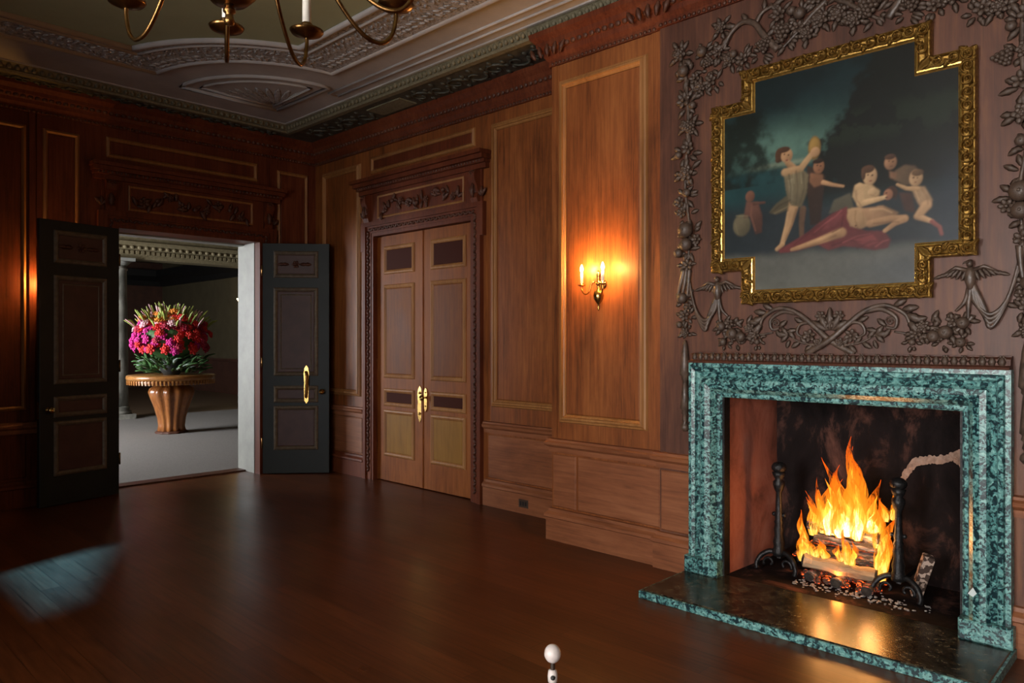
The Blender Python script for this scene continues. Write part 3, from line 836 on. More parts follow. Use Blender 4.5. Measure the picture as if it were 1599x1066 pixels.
# ---- doorcases with carved overdoors
def doorcase(name, Mx, x0, x1, zt, label, with_console=True):
    t = MB(Mx)
    cw = CO - 0.02
    # three-sided moulded architrave with ears at the top
    def arch(prof_w, h0, h1):
        t.box(x0 - prof_w[1], x0 - prof_w[0], 0, zt + prof_w[1], h0, h1)
        t.box(x1 + prof_w[0], x1 + prof_w[1], 0, zt + prof_w[1], h0, h1)
        t.box(x0 - prof_w[0], x1 + prof_w[0], zt + prof_w[0], zt + prof_w[1], h0, h1)
    arch((-0.005, 0.03), -0.10, 0.022); arch((0.03, 0.105), 0, 0.030); arch((0.105, cw), 0, 0.050)
    t.box(x0 - cw - 0.035, x0 - cw, zt - 0.16, zt + cw, 0, 0.05); t.box(x1 + cw, x1 + cw + 0.035, zt - 0.16, zt + cw, 0, 0.05)
    case = structure(name, t, M['oak_red'], label, 'doorcase')
    # carved leaf strip running round the architrave
    cv = MB(Mx)
    z = 0.10; i = 0
    while z < zt + 0.06:
        for xx in (x0 - 0.067, x1 + 0.067):
            cv.ball((0, 0, 0), (0.026, 0.014, 0.016), 6, 4, at(xx, z, 0.034, (0.7 if i % 2 else -0.7) + PI / 2))
        z += 0.036; i += 1
    x = x0 - 0.03
    while x < x1 + 0.04:
        cv.ball((0, 0, 0), (0.026, 0.014, 0.016), 6, 4, at(x, zt + 0.067, 0.034, (0.7 if i % 2 else -0.7))); x += 0.036; i += 1
    tag(cv.build('architrave_carving', M['oak_carved'], case, 'narrow carved leaf strip on the architrave'), kind='stuff')
    # frieze panel, carved swag, consoles and shelf
    zb = zt + cw + 0.01; zf = zb + 0.27
    fp = MB(Mx).box(x0 - cw, x1 + cw, zb - 0.012, zf + 0.10, 0, 0.022).build('overdoor_frieze', M['oak_red'], case)
    MB(Mx).rframe(x0 + 0.09, x1 - 0.09, zb + 0.015, zf - 0.01, [(0, 0.03), (0.008, 0.036), (0.018, 0.03), (0.022, 0.024)], 0.02).build('frieze_moulding', M['oak_mould'], fp)
    sh = MB(Mx)
    steps = [(0.00, 0.045, 0.05), (0.045, 0.075, 0.08), (0.075, 0.115, 0.12), (0.115, 0.15, 0.155)]
    for a, b, pj in steps:
        sh.box(x0 - cw - 0.06 - pj * 0.3, x1 + cw + 0.06 + pj * 0.3, zf + 0.02 + a, zf + 0.02 + b, 0, pj)
    sh.build('overdoor_shelf', M['oak_red'], case)
    dn = MB(Mx)
    x = x0 - cw - 0.04
    while x < x1 + cw + 0.05:
        dn.ball((x, zf + 0.085, 0.075), (0.014, 0.02, 0.02), 6, 4); x += 0.04
    tag(dn.build('shelf_carving', M['oak_carved'], case, 'leaf-carved row under the shelf'), kind='stuff')
    xm = (x0 + x1) / 2; P = PROTO['oak_carved']
    nn = 19
    for k in range(nn):
        t_ = (k / (nn - 1) - 0.5) * 2; xx = xm + t_ * (x1 - x0 - 0.34) / 2
        yy = zb + 0.13 - 0.045 * math.cos(t_ * PI * 2) + rnd.uniform(-0.02, 0.02)
        kind = ('leaf', 'flower', 'leaf', 'fruit', 'leaf', 'rose')[k % 6]
        s = {'leaf': 0.10, 'flower': 0.085, 'fruit': 0.05, 'rose': 0.085}[kind] * rnd.uniform(0.85, 1.2)
        put('carved_' + kind, P[kind], case, Mx @ at(xx, yy, 0.028, rnd.uniform(0, 6.28), s))
        put('carved_leaf', P['leaf'], case, Mx @ at(xx, yy, 0.024, rnd.uniform(0, 6.28), 0.09))
    if with_console:
        for s, xx in ((-1, x0 - 0.08), (1, x1 + 0.08)):
            c = MB(Mx @ at(xx, zb - 0.01, 0.0))
            pr = [(0.0, 0.0), (0.05, 0.0), (0.065, 0.04), (0.05, 0.085), (0.06, 0.14), (0.095, 0.20), (0.10, 0.255), (0.07, 0.29), (0.0, 0.30)]
            m2 = Matrix(((0, 0, 1, -0.045), (0, 1, 0, 0), (1, 0, 0, 0), (0, 0, 0, 1)))
            c.prism(pr, 0, 0.09, m2)
            co = c.build('console', M['oak_red'], case)
            put('console_leaf', P['leaf'], co, Mx @ at(xx, zb + 0.16, 0.075, R(-90), 0.13))
            put('console_scroll', P['scroll'], co, Mx @ at(xx, zb + 0.24, 0.085, 0, 0.07))
            for k in range(3):
                put('console_leaf', P['leaf'], co, Mx @ at(xx - s * 0.0 + s * 0.075, zb + 0.04, 0.03, R(90) + (k - 1) * 0.7, 0.09))
    return case
doorcase('trim_10', RWx, -DY1, -DY0, DZ, 'carved oak doorcase and overdoor around the closed doors')
doorcase('trim_11', FWx, OX0, OX1, OZ, 'dark carved oak doorcase and overdoor around the open doors')
# pale painted reveal of the opening towards the hall
rv = MB(); rv.box(OX1 - 0.012, OX1 + 0.001, YF + 0.10, YF2 + 0.01, 0, OZ); rv.box(OX0 - 0.001, OX0 + 0.012, YF + 0.10, YF2 + 0.01, 0, OZ); rv.box(OX0, OX1, YF + 0.34, YF2 + 0.01, OZ - 0.014, OZ + 0.001)
structure('trim_12', rv, M['pale'], 'pale painted reveal inside the open doorway', 'door reveal')
th = MB(); th.box(OX0 - 0.02, OX1 + 0.02, YF + 0.30, YF2 + 0.0, -0.01, 0.014)
structure('trim_13', th, M['oak_carved'], 'dark threshold board under the open doorway', 'threshold')

# ------------------------------------------------------------------ doors
DOOR_PROF = [(0.0, 0.002), (0.008, 0.013), (0.022, 0.018), (0.034, 0.012), (0.044, 0.002)]
def door_leaf(name, Mx, w, h, frame_m, mould_m, fields, label, thick=0.045, hinge_side=None, outline=False):
    """Local x 0..w, y 0..h, front at z=0; panels from top: small, tall, small, square."""
    d = structure(name, MB(Mx).box(0, w, 0.008, h, -thick, 0.0, bev=0.003), frame_m, label, 'door')
    st = w * 0.165
    rows = [(2.20, 2.50), (1.10, 2.09), (0.80, 0.99), (0.27, 0.765)]
    for (a, b), fm in zip(rows, fields):
        small = (b - a) < 0.4
        p = MB(Mx).raised(st + 0.040, w - st - 0.040, a + 0.040, b - 0.040, 0.004, 0.01, -0.001).build('door_panel', fm, d)
        MB(Mx).rframe(st, w - st, a, b, DOOR_PROF, -0.002).build('panel_moulding', mould_m, p)
        if outline and not small and b > 1.5:
            MB(Mx).rframe(st + 0.075, w - st - 0.075, a + 0.075, b - 0.075, [(0, 0.006), (0.006, 0.010), (0.012, 0.006)], 0.002).build('panel_line', mould_m, p)
        if outline and small and b > 2:
            for k in range(-2, 3):
                put('panel_carving', PROTO['oak_carved']['leaf' if k else 'flower'], p, Mx @ at(w / 2 + 0.045 * k - (0.03 if k < 0 else 0), (a + b) / 2, 0.004, 0 if k > 0 else PI, 0.085))
    for z in (0.35, 1.25, 2.28):
        hx = -0.004 if hinge_side == 'l' else w + 0.004
        if hinge_side: MB(Mx).lathe([(0.0, -0.06), (0.008, -0.055), (0.008, 0.055), (0.0, 0.06)], 8, at(hx, z, 0.006) @ Matrix.Rotation(R(-90), 4, 'X')).build('hinge', M['brass_dark'], d)
    return d
RWd = RWm(XR + 0.035)
wl_ = (DY1 - DY0) / 2 - 0.006
fields = [M['door_dark'], M['door_field'], M['door_dark'], M['door_ochre']]
d1 = door_leaf('door_1', RWd @ at(-DY1 + 0.003, 0, 0), wl_, DZ - 0.01, M['door_oak'], M['oak_mould'], fields, 'closed oak panelled door leaf nearer the corner', hinge_side='l')
d2 = door_leaf('door_2', RWd @ at(-DY0 - 0.003 - wl_, 0, 0), wl_, DZ - 0.01, M['door_oak'], M['oak_mould'], fields, 'closed oak panelled door leaf nearer the lit sconce', hinge_side='r')
MB(RWd).box(-(DY0 + DY1) / 2 - 0.012, -(DY0 + DY1) / 2 + 0.012, 0.01, DZ - 0.015, 0.0, 0.010).build('astragal', M['door_oak'], d1)
# ornate brass plate with drop handle on each leaf
def brass_plate(parent, Mx, x, z, s=1.0, knob=True):
    pl = MB(Mx)
    out = [(-0.022, -0.10), (0.0, -0.14), (0.022, -0.10), (0.030, -0.04), (0.022, 0.02), (0.030, 0.08), (0.020, 0.12), (0.0, 0.145), (-0.020, 0.12), (-0.030, 0.08), (-0.022, 0.02), (-0.030, -0.04)]
    pl.prism([(a * s, b * s) for a, b in out], 0, 0.008, at(x, z, 0.002))
    p = pl.build('lock_plate', M['brass'], parent, 'ornate brass lock plate')
    for k in (-0.07, 0.09):
        MB(Mx).ball((x, z + k * s, 0.010), 0.012 * s, 8, 5).build('plate_boss', M['brass'], p)
    if knob:
        MB(Mx).lathe([(0.012, 0), (0.009, 0.02), (0.012, 0.03), (0.028, 0.04), (0.030, 0.055), (0.02, 0.068), (0.0, 0.07)], 12, at(x, z + 0.03 * s, 0.008)).build('door_knob', M['brass'], p)
brass_plate(d1, RWd, -(DY0 + DY1) / 2 - 0.035, 0.85, 1.3, False)
brass_plate(d2, RWd, -(DY0 + DY1) / 2 + 0.055, 0.90, 0.85, True)

# open leaves of the far doors, painted black-green
LW = 0.735
def leaf_matrix(px, py, qx, qy):
    """Door plane from hinge/left end (px,py) to right end (qx,qy); z = towards the room."""
    d = Vector((qx - px, qy - py, 0)).normalized(); n = d.cross(Vector((0, 0, 1)))
    return Matrix(((d.x, 0, n.x, px), (d.y, 0, n.y, py), (0, 1, 0, 0), (0, 0, 0, 1)))
gf = [M['green_field']] * 4
a_ = Vector((2.50, 7.735)) + Vector((-0.969, -0.247)) * LW
ML = leaf_matrix(a_.x, a_.y, 2.50, 7.735)
d3 = door_leaf('door_3', ML, LW, OZ - 0.015, M['green'], M['green_mould'], gf, 'open black-green door leaf at the left of the doorway', hinge_side='r', outline=True)
b_ = Vector((3.99, 7.735)) + Vector((0.745, -0.667)) * LW
MR = leaf_matrix(3.99, 7.735, b_.x, b_.y)
d4 = door_leaf('door_4', MR, LW, OZ - 0.015, M['green'], M['green_mould'], gf, 'open black-green door leaf standing towards the room corner', hinge_side='l', outline=True)
def knob(parent, Mx, x, z):
    k = MB(Mx).lathe([(0.028, 0), (0.028, 0.004), (0.012, 0.008), (0.010, 0.028), (0.026, 0.038), (0.031, 0.052), (0.024, 0.066), (0.0, 0.072)], 14, at(x, z, 0.001)).build('door_knob', M['brass'], parent, 'round brass door knob')
    return k
knob(d3, ML, 0.075, 0.875)
knob(d4, MR, LW - 0.075, 0.925)
MB(ML).box(-0.004, 0.001, 0.80, 0.95, -0.035, -0.01).build('latch_plate', M['brass_dark'], d3)
# tall lever plate of the right leaf
lp = MB(MR)
lp.prism([(-0.022, -0.20), (0.0, -0.23), (0.022, -0.20), (0.026, -0.05), (0.022, 0.0), (0.030, 0.10), (0.02, 0.17), (0.0, 0.20), (-0.02, 0.17), (-0.030, 0.10), (-0.022, 0.0), (-0.026, -0.05)], 0, 0.008, at(LW * 0.66, 1.02, 0.012))
lpo = lp.build('lock_plate', M['brass'], d4, 'long ornate brass handle plate')
MB(MR).tube(smooth_path([(LW * 0.66, 1.14, 0.02), (LW * 0.66, 1.14, 0.06), (LW * 0.66 + 0.008, 1.08, 0.068), (LW * 0.66 + 0.004, 0.96, 0.062), (LW * 0.66, 0.88, 0.05), (LW * 0.66, 0.86, 0.02)]), 0.013, 8).build('pull_handle', M['brass'], lpo)

# brown power outlet let into the baseboard
ot = MB(RWm(XR - 0.036))
ot.box(-4.40, -4.29, 0.055, 0.125, 0, 0.006, bev=0.002)
oo = ot.build('power_outlet', M['outlet']); tag(oo, 'small brown power outlet in the baseboard beside the closed doors', 'outlet')
for xx in (-4.375, -4.345, -4.315):
    MB(RWm(XR - 0.042)).box(xx - 0.009, xx + 0.009, 0.072, 0.108, -0.001, 0.002).build('socket', M['dark_slot'], oo)

# ------------------------------------------------------------------ fireplace
BCx = RWm(XC, YC)                      # breast-local: x to the right of the axis, y up, z out
HB = 0.05                              # top of the hearth slab
hw = (FB1 - FB0) / 2
# firebox lining
fbx = MB()
xb = 4.86; y0b, y1b = FB0 + 0.04, FB1 - 0.035
fbs = wall_breast
MB().box(xb, xb + 0.06, FB0 - 0.02, FB1 + 0.02, 0.0, FZ + 0.3).build('fireback', M['fireback'], fbs, 'sooty back wall of the firebox')
MB().add([(XC + 0.02, FB1, 0), (xb, y1b, 0), (xb, y1b, FZ + 0.3), (XC + 0.02, FB1, FZ + 0.3), (XC + 0.02, FB1 + 0.05, 0), (xb, FB1 + 0.05, 0), (xb, FB1 + 0.05, FZ + 0.3), (XC + 0.02, FB1 + 0.05, FZ + 0.3)],
         [(0, 1, 2, 3), (7, 6, 5, 4), (0, 4, 5, 1), (3, 2, 6, 7), (0, 3, 7, 4), (1, 5, 6, 2)]).build('side_wall', M['firewall'], fbs, 'scorched reddish side wall')
MB().add([(XC + 0.02, FB0, 0), (xb, y0b, 0), (xb, y0b, FZ + 0.3), (XC + 0.02, FB0, FZ + 0.3), (XC + 0.02, FB0 - 0.05, 0), (xb, FB0 - 0.05, 0), (xb, FB0 - 0.05, FZ + 0.3), (XC + 0.02, FB0 - 0.05, FZ + 0.3)],
         [(0, 1, 2, 3), (7, 6, 5, 4), (0, 4, 5, 1), (3, 2, 6, 7), (0, 3, 7, 4), (1, 5, 6, 2)]).build('side_wall', M['fireback'], fbs)
MB().box(XC + 0.02, xb, FB0, FB1, FZ - 0.005, FZ + 0.05).build('lintel_soffit', M['fireback'], fbs)
MB().box(XC + 0.01, xb, FB0 + 0.002, FB1 - 0.002, 0.0, HB - 0.004).build('firebox_floor', M['fireback'], fbs)
# ragged streak where the soot has fallen away from the mortar
def ragged(pts, w, seed, name, label=None):
    rr = random.Random(seed); P = smooth_path([(a, b, 0) for a, b in pts], 8); up, dn = [], []
    for i, p in enumerate(P):
        q = P[min(i + 1, len(P) - 1)] - P[max(i - 1, 0)]; q.normalize(); nn = Vector((-q.y, q.x, 0)); k = w * (0.35 + 0.65 * math.sin(PI * i / (len(P) - 1)))
        up.append(p + nn * k * rr.uniform(0.75, 1.1)); dn.append(p - nn * k * rr.uniform(0.7, 1.15))
    n = len(P); vs, fs = [], []
    for i in range(n):
        vs += [(xb - 0.001, up[i].x, up[i].y), (xb - 0.010 * rr.uniform(0.5, 1.2), P[i].x, P[i].y), (xb - 0.001, dn[i].x, dn[i].y)]
    for i in range(n - 1):
        for k in range(2): fs.append((i * 3 + k, i * 3 + k + 1, i * 3 + k + 4, i * 3 + k + 3))
    MB().add(vs, fs, False).build(name, M['mortar'], fbs, label)
ragged([(1.43, 0.57), (1.405, 0.64), (1.375, 0.70), (1.33, 0.765), (1.26, 0.79), (1.19, 0.80), (1.12, 0.83), (1.07, 0.87), (1.04, 0.93), (1.01, 1.02)], 0.026, 3, 'mortar_streak', 'ragged pale streak of bare mortar across the fireback')
ragged([(1.13, 0.83), (1.09, 0.80), (1.04, 0.78), (0.99, 0.79)], 0.034, 5, 'mortar_streak')

# marble surround: two jambs, lintel, plinths
sur = thing('fireplace_surround', 'green veined marble fireplace surround with heavy rounded moulding', 'fireplace', (XC, YC, HB))
sp = [(0, 0.0), (0, 0.026), (0.010, 0.034), (0.026, 0.036), (0.034, 0.050), (0.055, 0.078), (0.085, 0.092), (0.112, 0.086), (0.128, 0.062), (0.142, 0.052), (0.152, 0.060), (0.158, 0.078), (0.180, 0.084), (0.186, 0.068), (0.209, 0.066), (0.209, -0.0)]
pth = [(-hw, HB + 0.10), (-hw, FZ), (hw, FZ), (hw, HB + 0.10)]
prof_s = [(-o, h) for o, h in sp]
for k, nm in enumerate(('jamb', 'lintel', 'jamb')):
    MB(BCx).sweep(pth, prof_s, False, None, k).build(nm, M['marble'], sur)
for s in (-1, 1):
    xi, xo = s * (hw - 0.004), s * (hw + 0.222)
    MB(BCx).box(min(xi, xo), max(xi, xo), HB, HB + 0.10, -0.0, 0.105, bev=0.008).build('plinth', M['marble'], sur)
for s in (-1, 1):
    MB(BCx).box(min(s * hw, s * (hw - 0.012)), max(s * hw, s * (hw - 0.012)), HB, FZ, -0.05, 0.02).build('iron_slip', M['iron'], sur)
MB(BCx).add([(hw + 0.055 + a, 0.285 + b, 0.094) for a, b in ((-0.018, -0.01), (0.004, -0.022), (0.02, -0.002), (0.004, 0.024))] + [(hw + 0.055, 0.287, 0.086)], [(0, 1, 2, 3), (0, 4, 1), (1, 4, 2), (2, 4, 3), (3, 4, 0)]).build('pale_chip', plain('chipped_marble', (0.55, 0.62, 0.62), 0.6), sur, 'pale chip in the marble')
# carved wooden band lying on the lintel
mant = thing('mantel_moulding', 'dark carved wooden moulding along the top of the marble surround', 'moulding', (XC, YC, FZ + 0.21))
z0 = FZ + 0.209
MB(BCx).sweep([(-hw - 0.205, 0), (hw + 0.205, 0)], [(-z0, 0.0), (-z0, 0.080), (-z0 - 0.012, 0.085), (-z0 - 0.02, 0.06), (-z0 - 0.05, 0.055), (-z0 - 0.06, 0.03), (-z0 - 0.066, 0.03), (-z0 - 0.066, 0.0)]).build('moulding_bed', M['oak_carved'], mant)
nleaf = 42
for k in range(nleaf):
    xx = -hw - 0.19 + (2 * hw + 0.38) * (k + 0.5) / nleaf
    put('carved_leaf', PROTO['carving']['leaf'], mant, BCx @ at(xx, z0 + 0.012, 0.056, R(90), (0.050, 0.075, 0.06)))
    if k % 2: put('carved_bead', PROTO['carving']['flower'], mant, BCx @ at(xx, z0 + 0.052, 0.050, 0, 0.035))

# hearth slab
hs = MB(); hs.box(3.60, XC + 0.01, 0.70, 2.45, 0.0, HB, bev=0.008)
ho = thing('hearth_slab', 'dark polished marble hearth slab projecting onto the boards', 'hearth', (3.9, YC, 0))
MB().box(3.612, XC + 0.01, 0.712, 2.438, 0.008, HB, bev=0.004).build('slab_top', M['marble_hearth'], ho)
MB().box(3.60, 3.613, 0.70, 2.45, 0.0, HB - 0.006, bev=0.003).build('slab_edge', M['marble'], ho, 'green marble front edge')
MB().box(3.612, XC, 2.437, 2.45, 0.0, HB - 0.006).build('slab_edge', M['marble'], ho)
MB().box(3.612, XC, 0.70, 0.713, 0.0, HB - 0.006).build('slab_edge', M['marble'], ho)

# andirons
def andiron(y, x, label, h):
    t = thing('andiron', label, 'andiron', (x, y, HB), 'pair of andirons')
    T0 = at(x, y, HB)
    prof = [(0.0, 0.10), (0.030, 0.105), (0.034, 0.13), (0.026, 0.16), (0.030, 0.19), (0.022, 0.23), (0.026, 0.27), (0.020, 0.30), (0.024, 0.315), (0.018, 0.33), (0.022, 0.36), (0.017, 0.38), (0.015, 0.50), (0.022, 0.515), (0.030, 0.545), (0.030, 0.565), (0.018, 0.58), (0.028, 0.60), (0.034, 0.625)]
    k = h / 0.70
    MB(T0).lathe([(r * 1.2, z * k) for r, z in prof] + [(0.0, 0.63 * k)], 12).build('post', M['iron'], t)
    MB(T0).ball((0, 0, 0.655 * k), (0.046, 0.046, 0.036), 14, 8).build('ball_finial', M['iron'], t)
    for s in (-1, 1):
        MB(T0).ball((0.0, s * 0.032, 0.36 * k), 0.014, 8, 5).build('side_knop', M['iron'], t)
        # bowed leg ending in a scroll foot
        MB(T0).tube(smooth_path([(0, 0, 0.115), (-0.01, s * 0.05, 0.125), (-0.03, s * 0.10, 0.095), (-0.045, s * 0.125, 0.045), (-0.05, s * 0.12, 0.012)], 5), [0.016] * 12 + [0.014] * 9, 8).build('leg', M['iron'], t)
        sc = []
        for i in range(16):
            a = -0.5 + i / 15 * 4.6; r = 0.040 * (1 - i / 22)
            sc.append((-0.02, s * (0.052 + r * math.cos(a)), 0.055 + r * math.sin(a)))
        MB(T0).tube(sc, 0.009, 6).build('scroll', M['iron'], t)
    MB(T0).box(0.0, 0.32, -0.012, 0.012, 0.085, 0.115).build('billet_bar', M['iron'], t)
    MB(T0).box(0.30, 0.325, -0.012, 0.012, 0.0, 0.1).build('rear_leg', M['iron'], t)
    return t
andiron(2.00, 4.475, 'black iron andiron with ball top beside the reddish firebox side', 0.70)
andiron(1.31, 4.475, 'black iron andiron with ball top standing right of the flames', 0.69)

# logs
def log(name_label, p, q, r, material, charred=True, seed=0, flat=0.8):
    rr = random.Random(seed)
    p, q = Vector(p), Vector(q); c = (p + q) / 2
    t = thing('firewood_log', name_label, 'log', tuple(c), 'burning logs on the hearth')
    n = 9; pts = [p.lerp(q, i / (n - 1)) + Vector((rr.uniform(-1, 1), 0, rr.uniform(-1, 1))) * r * 0.12 for i in range(n)]
    rad = [r * rr.uniform(0.88, 1.1) for _ in range(n)]
    MB().tube(pts, rad, 9, flat=flat, smooth=False).build('log_body', material, t)
    d = (q - p).normalized()
    for e, sgn in ((pts[0], -1), (pts[-1], 1)):
        MB().tube([e + d * sgn * 0.001, e + d * sgn * 0.006], r * 0.86, 9, flat=flat).build('log_end', M['log_end'], t)
    return t
LX = 4.475
log('pale split log with scorched top at the front of the fire', (LX - 0.02, 1.83, 0.165), (LX + 0.02, 1.43, 0.145), 0.052, M['log_pale'], seed=1)
log('black charred log lying second from the top of the woodpile', (LX + 0.10, 1.80, 0.285), (LX + 0.10, 1.45, 0.285), 0.045, M['log_char'], seed=2)
log('cracked charred log on top of the burning woodpile', (LX + 0.08, 1.84, 0.365), (LX + 0.07, 1.43, 0.350), 0.042, M['log_char'], seed=3)
log('charred log hidden low behind the pale split log', (LX + 0.13, 1.84, 0.20), (LX + 0.13, 1.44, 0.20), 0.06, M['log_char'], seed=4)
log('short dark log end poking forward under the pale log, nearer the left andiron', (LX - 0.08, 1.78, 0.085), (LX + 0.22, 1.75, 0.095), 0.036, M['log_char'], seed=5)
log('short dark log end poking forward under the middle of the pale log', (LX - 0.09, 1.62, 0.085), (LX + 0.22, 1.60, 0.095), 0.036, M['log_char'], seed=6)
log('short dark log end poking forward under the pale log beside the right andiron', (LX - 0.09, 1.45, 0.085), (LX + 0.22, 1.46, 0.095), 0.036, M['log_char'], seed=7)
log('thin stick glowing red leaning towards the left andiron', (LX + 0.16, 1.97, 0.13), (LX + 0.12, 1.80, 0.28), 0.016, M['ember'], seed=8)
bt = MB(at(4.60, 1.225, HB + 0.11, 0, 1) @ Matrix.Rotation(R(16), 4, 'X') @ Matrix.Rotation(R(22), 4, 'Z'))
bt.box(-0.035, 0.035, -0.028, 0.028, -0.115, 0.135, bev=0.006)
bo = bt.build('firebrick', M['brick']); tag(bo, 'pale crumbling chequered block leaning right of the fire', 'brick')

# embers under the logs, ash spilled on the hearth
em = MB()
for i in range(90):
    em.ball((0, 0, 0), 1.0, 6, 4, at(LX + rnd.uniform(-0.05, 0.22), rnd.uniform(1.42, 1.86), HB + rnd.uniform(0.0, 0.03), rnd.uniform(0, 3), (rnd.uniform(0.012, 0.03), rnd.uniform(0.012, 0.03), rnd.uniform(0.008, 0.02))))
eo = em.build('ember_bed', M['ember']); tag(eo, 'bed of glowing orange embers under the logs', 'embers', kind='stuff')
am = MB()
for i in range(150):
    s = rnd.uniform(0.003, 0.011)
    am.ball((0, 0, 0), 1.0, 5, 3, at(rnd.gauss(LX - 0.10, 0.05), rnd.uniform(1.28, 1.86) if i % 8 else rnd.uniform(1.1, 1.3), HB + s * 0.3, rnd.uniform(0, 3), (s * 1.6, s, s * 0.5)))
ao = am.build('ash_flakes', M['ash']); tag(ao, 'grey ash flakes scattered before the logs', 'ash', kind='stuff')

# flames
fire = thing('fire', 'tall orange and yellow flames rising from the logs', 'fire', (LX + 0.05, 1.62, 0.2))
def tongue(x, y, z, h, r, material, seed, lean=0.0, depth=0.75, parent=None):
    rr = random.Random(seed); n = 18; seg = 10
    ph = [rr.uniform(0, 6.28) for _ in range(4)]
    vs, fs = [], []
    for i in range(n + 1):
        t = i / n
        rad = r * (max(0.0, math.sin(PI * min(1, 0.12 + t * 0.88)) ** 0.9) * (1 - t) ** 0.45 * 1.25 + 0.0)
        if i == n: rad = 0.0008
        cy = y + lean * t * t + 0.35 * r * math.sin(ph[0] + t * 9) * t + 0.7 * r * math.sin(ph[1] + t * 5) * t
        cx = x + 0.25 * r * math.sin(ph[2] + t * 5) * t
        for k in range(seg):
            a = 2 * PI * k / seg
            w = 1 + 0.20 * math.sin(3 * a + ph[3] + 6 * t) + 0.12 * math.sin(5 * a + ph[0] - 9 * t)
            vs.append((cx + rad * depth * w * math.cos(a), cy + rad * w * math.sin(a), z + h * t))
    for i in range(n):
        for k in range(seg):
            a, b = i * seg + k, i * seg + (k + 1) % seg
            fs.append((a, b, b + seg, a + seg))
    fs.append(tuple(range(seg))[::-1]); fs.append(tuple(range(n * seg, n * seg + seg)))
    return MB().add(vs, fs, True).build('flame', material, parent)
TON = [  # y, z base, height, radius, lean, dx
    (1.585, 0.33, 0.60, 0.060, -0.03, 0.02), (1.56, 0.33, 0.50, 0.055, 0.035, 0.0), (1.60, 0.34, 0.42, 0.050, 0.03, -0.02), (1.54, 0.33, 0.40, 0.050, -0.02, -0.03), (1.575, 0.45, 0.42, 0.032, 0.02, 0.03),
    (1.69, 0.33, 0.46, 0.040, 0.03, 0.0), (1.71, 0.33, 0.38, 0.040, -0.02, -0.02), (1.67, 0.33, 0.30, 0.045, 0.03, 0.03), (1.655, 0.34, 0.34, 0.030, -0.02, -0.03),
    (1.75, 0.33, 0.28, 0.035, 0.03, 0.0), (1.79, 0.32, 0.22, 0.032, 0.02, -0.02), (1.82, 0.30, 0.27, 0.026, 0.03, 0.02), (1.845, 0.22, 0.24, 0.026, 0.02, -0.04), (1.77, 0.34, 0.32, 0.022, 0.04, 0.04),
    (1.50, 0.33, 0.36, 0.040, -0.04, 0.04), (1.47, 0.32, 0.27, 0.042, -0.05, 0.02), (1.44, 0.30, 0.24, 0.036, -0.06, 0.0), (1.41, 0.24, 0.27, 0.030, -0.07, -0.02), (1.40, 0.12, 0.26, 0.032, -0.01, -0.03), (1.385, 0.16, 0.26, 0.026, -0.03, -0.05),
    (1.36, 0.47, 0.15, 0.022, -0.03, 0.02), (1.39, 0.46, 0.13, 0.022, 0.02, 0.0), (1.345, 0.54, 0.12, 0.016, -0.01, 0.02), (1.635, 0.33, 0.26, 0.040, 0.0, -0.04),
    (1.80, 0.19, 0.13, 0.032, 0.03, -0.06), (1.76, 0.19, 0.12, 0.030, -0.02, -0.06), (1.72, 0.19, 0.10, 0.028, 0.01, -0.06), (1.585, 0.19, 0.20, 0.026, 0.01, -0.07), (1.555, 0.19, 0.14, 0.028, -0.01, -0.07), (1.62, 0.20, 0.10, 0.024, 0.02, -0.07),
    (1.86, 0.15, 0.20, 0.026, 0.01, -0.05), (1.835, 0.17, 0.14, 0.028, 0.02, -0.06), (1.42, 0.19, 0.18, 0.028, -0.03, -0.05)]
for i, (y, z, h, r, ln, dx) in enumerate(TON):
    f = tongue(LX + 0.05 + dx, y, z, h, r, M['flame_outer'], 100 + i, ln, parent=fire)
    tongue(LX + 0.05 + dx, y, z, h * 0.74, r * 0.66, M['flame_mid'], 100 + i, ln * 0.75, parent=f)
    if r > 0.038: tongue(LX + 0.05 + dx, y, z, h * 0.46, r * 0.5, M['flame_core'], 100 + i, ln * 0.4, parent=f)
FIRE_W = 9.0
for y, z, e in ((1.60, 0.48, 1.0), (1.72, 0.38, 0.6), (1.46, 0.36, 0.6)):
    lamp('fire_light', 'POINT', (LX + 0.02, y, z), FIRE_W * e, (1.0, 0.42, 0.12), radius=0.06)
lamp('fire_light', 'POINT', (LX - 0.06, 1.62, 0.13), FIRE_W * 0.15, (1.0, 0.30, 0.05), radius=0.03)

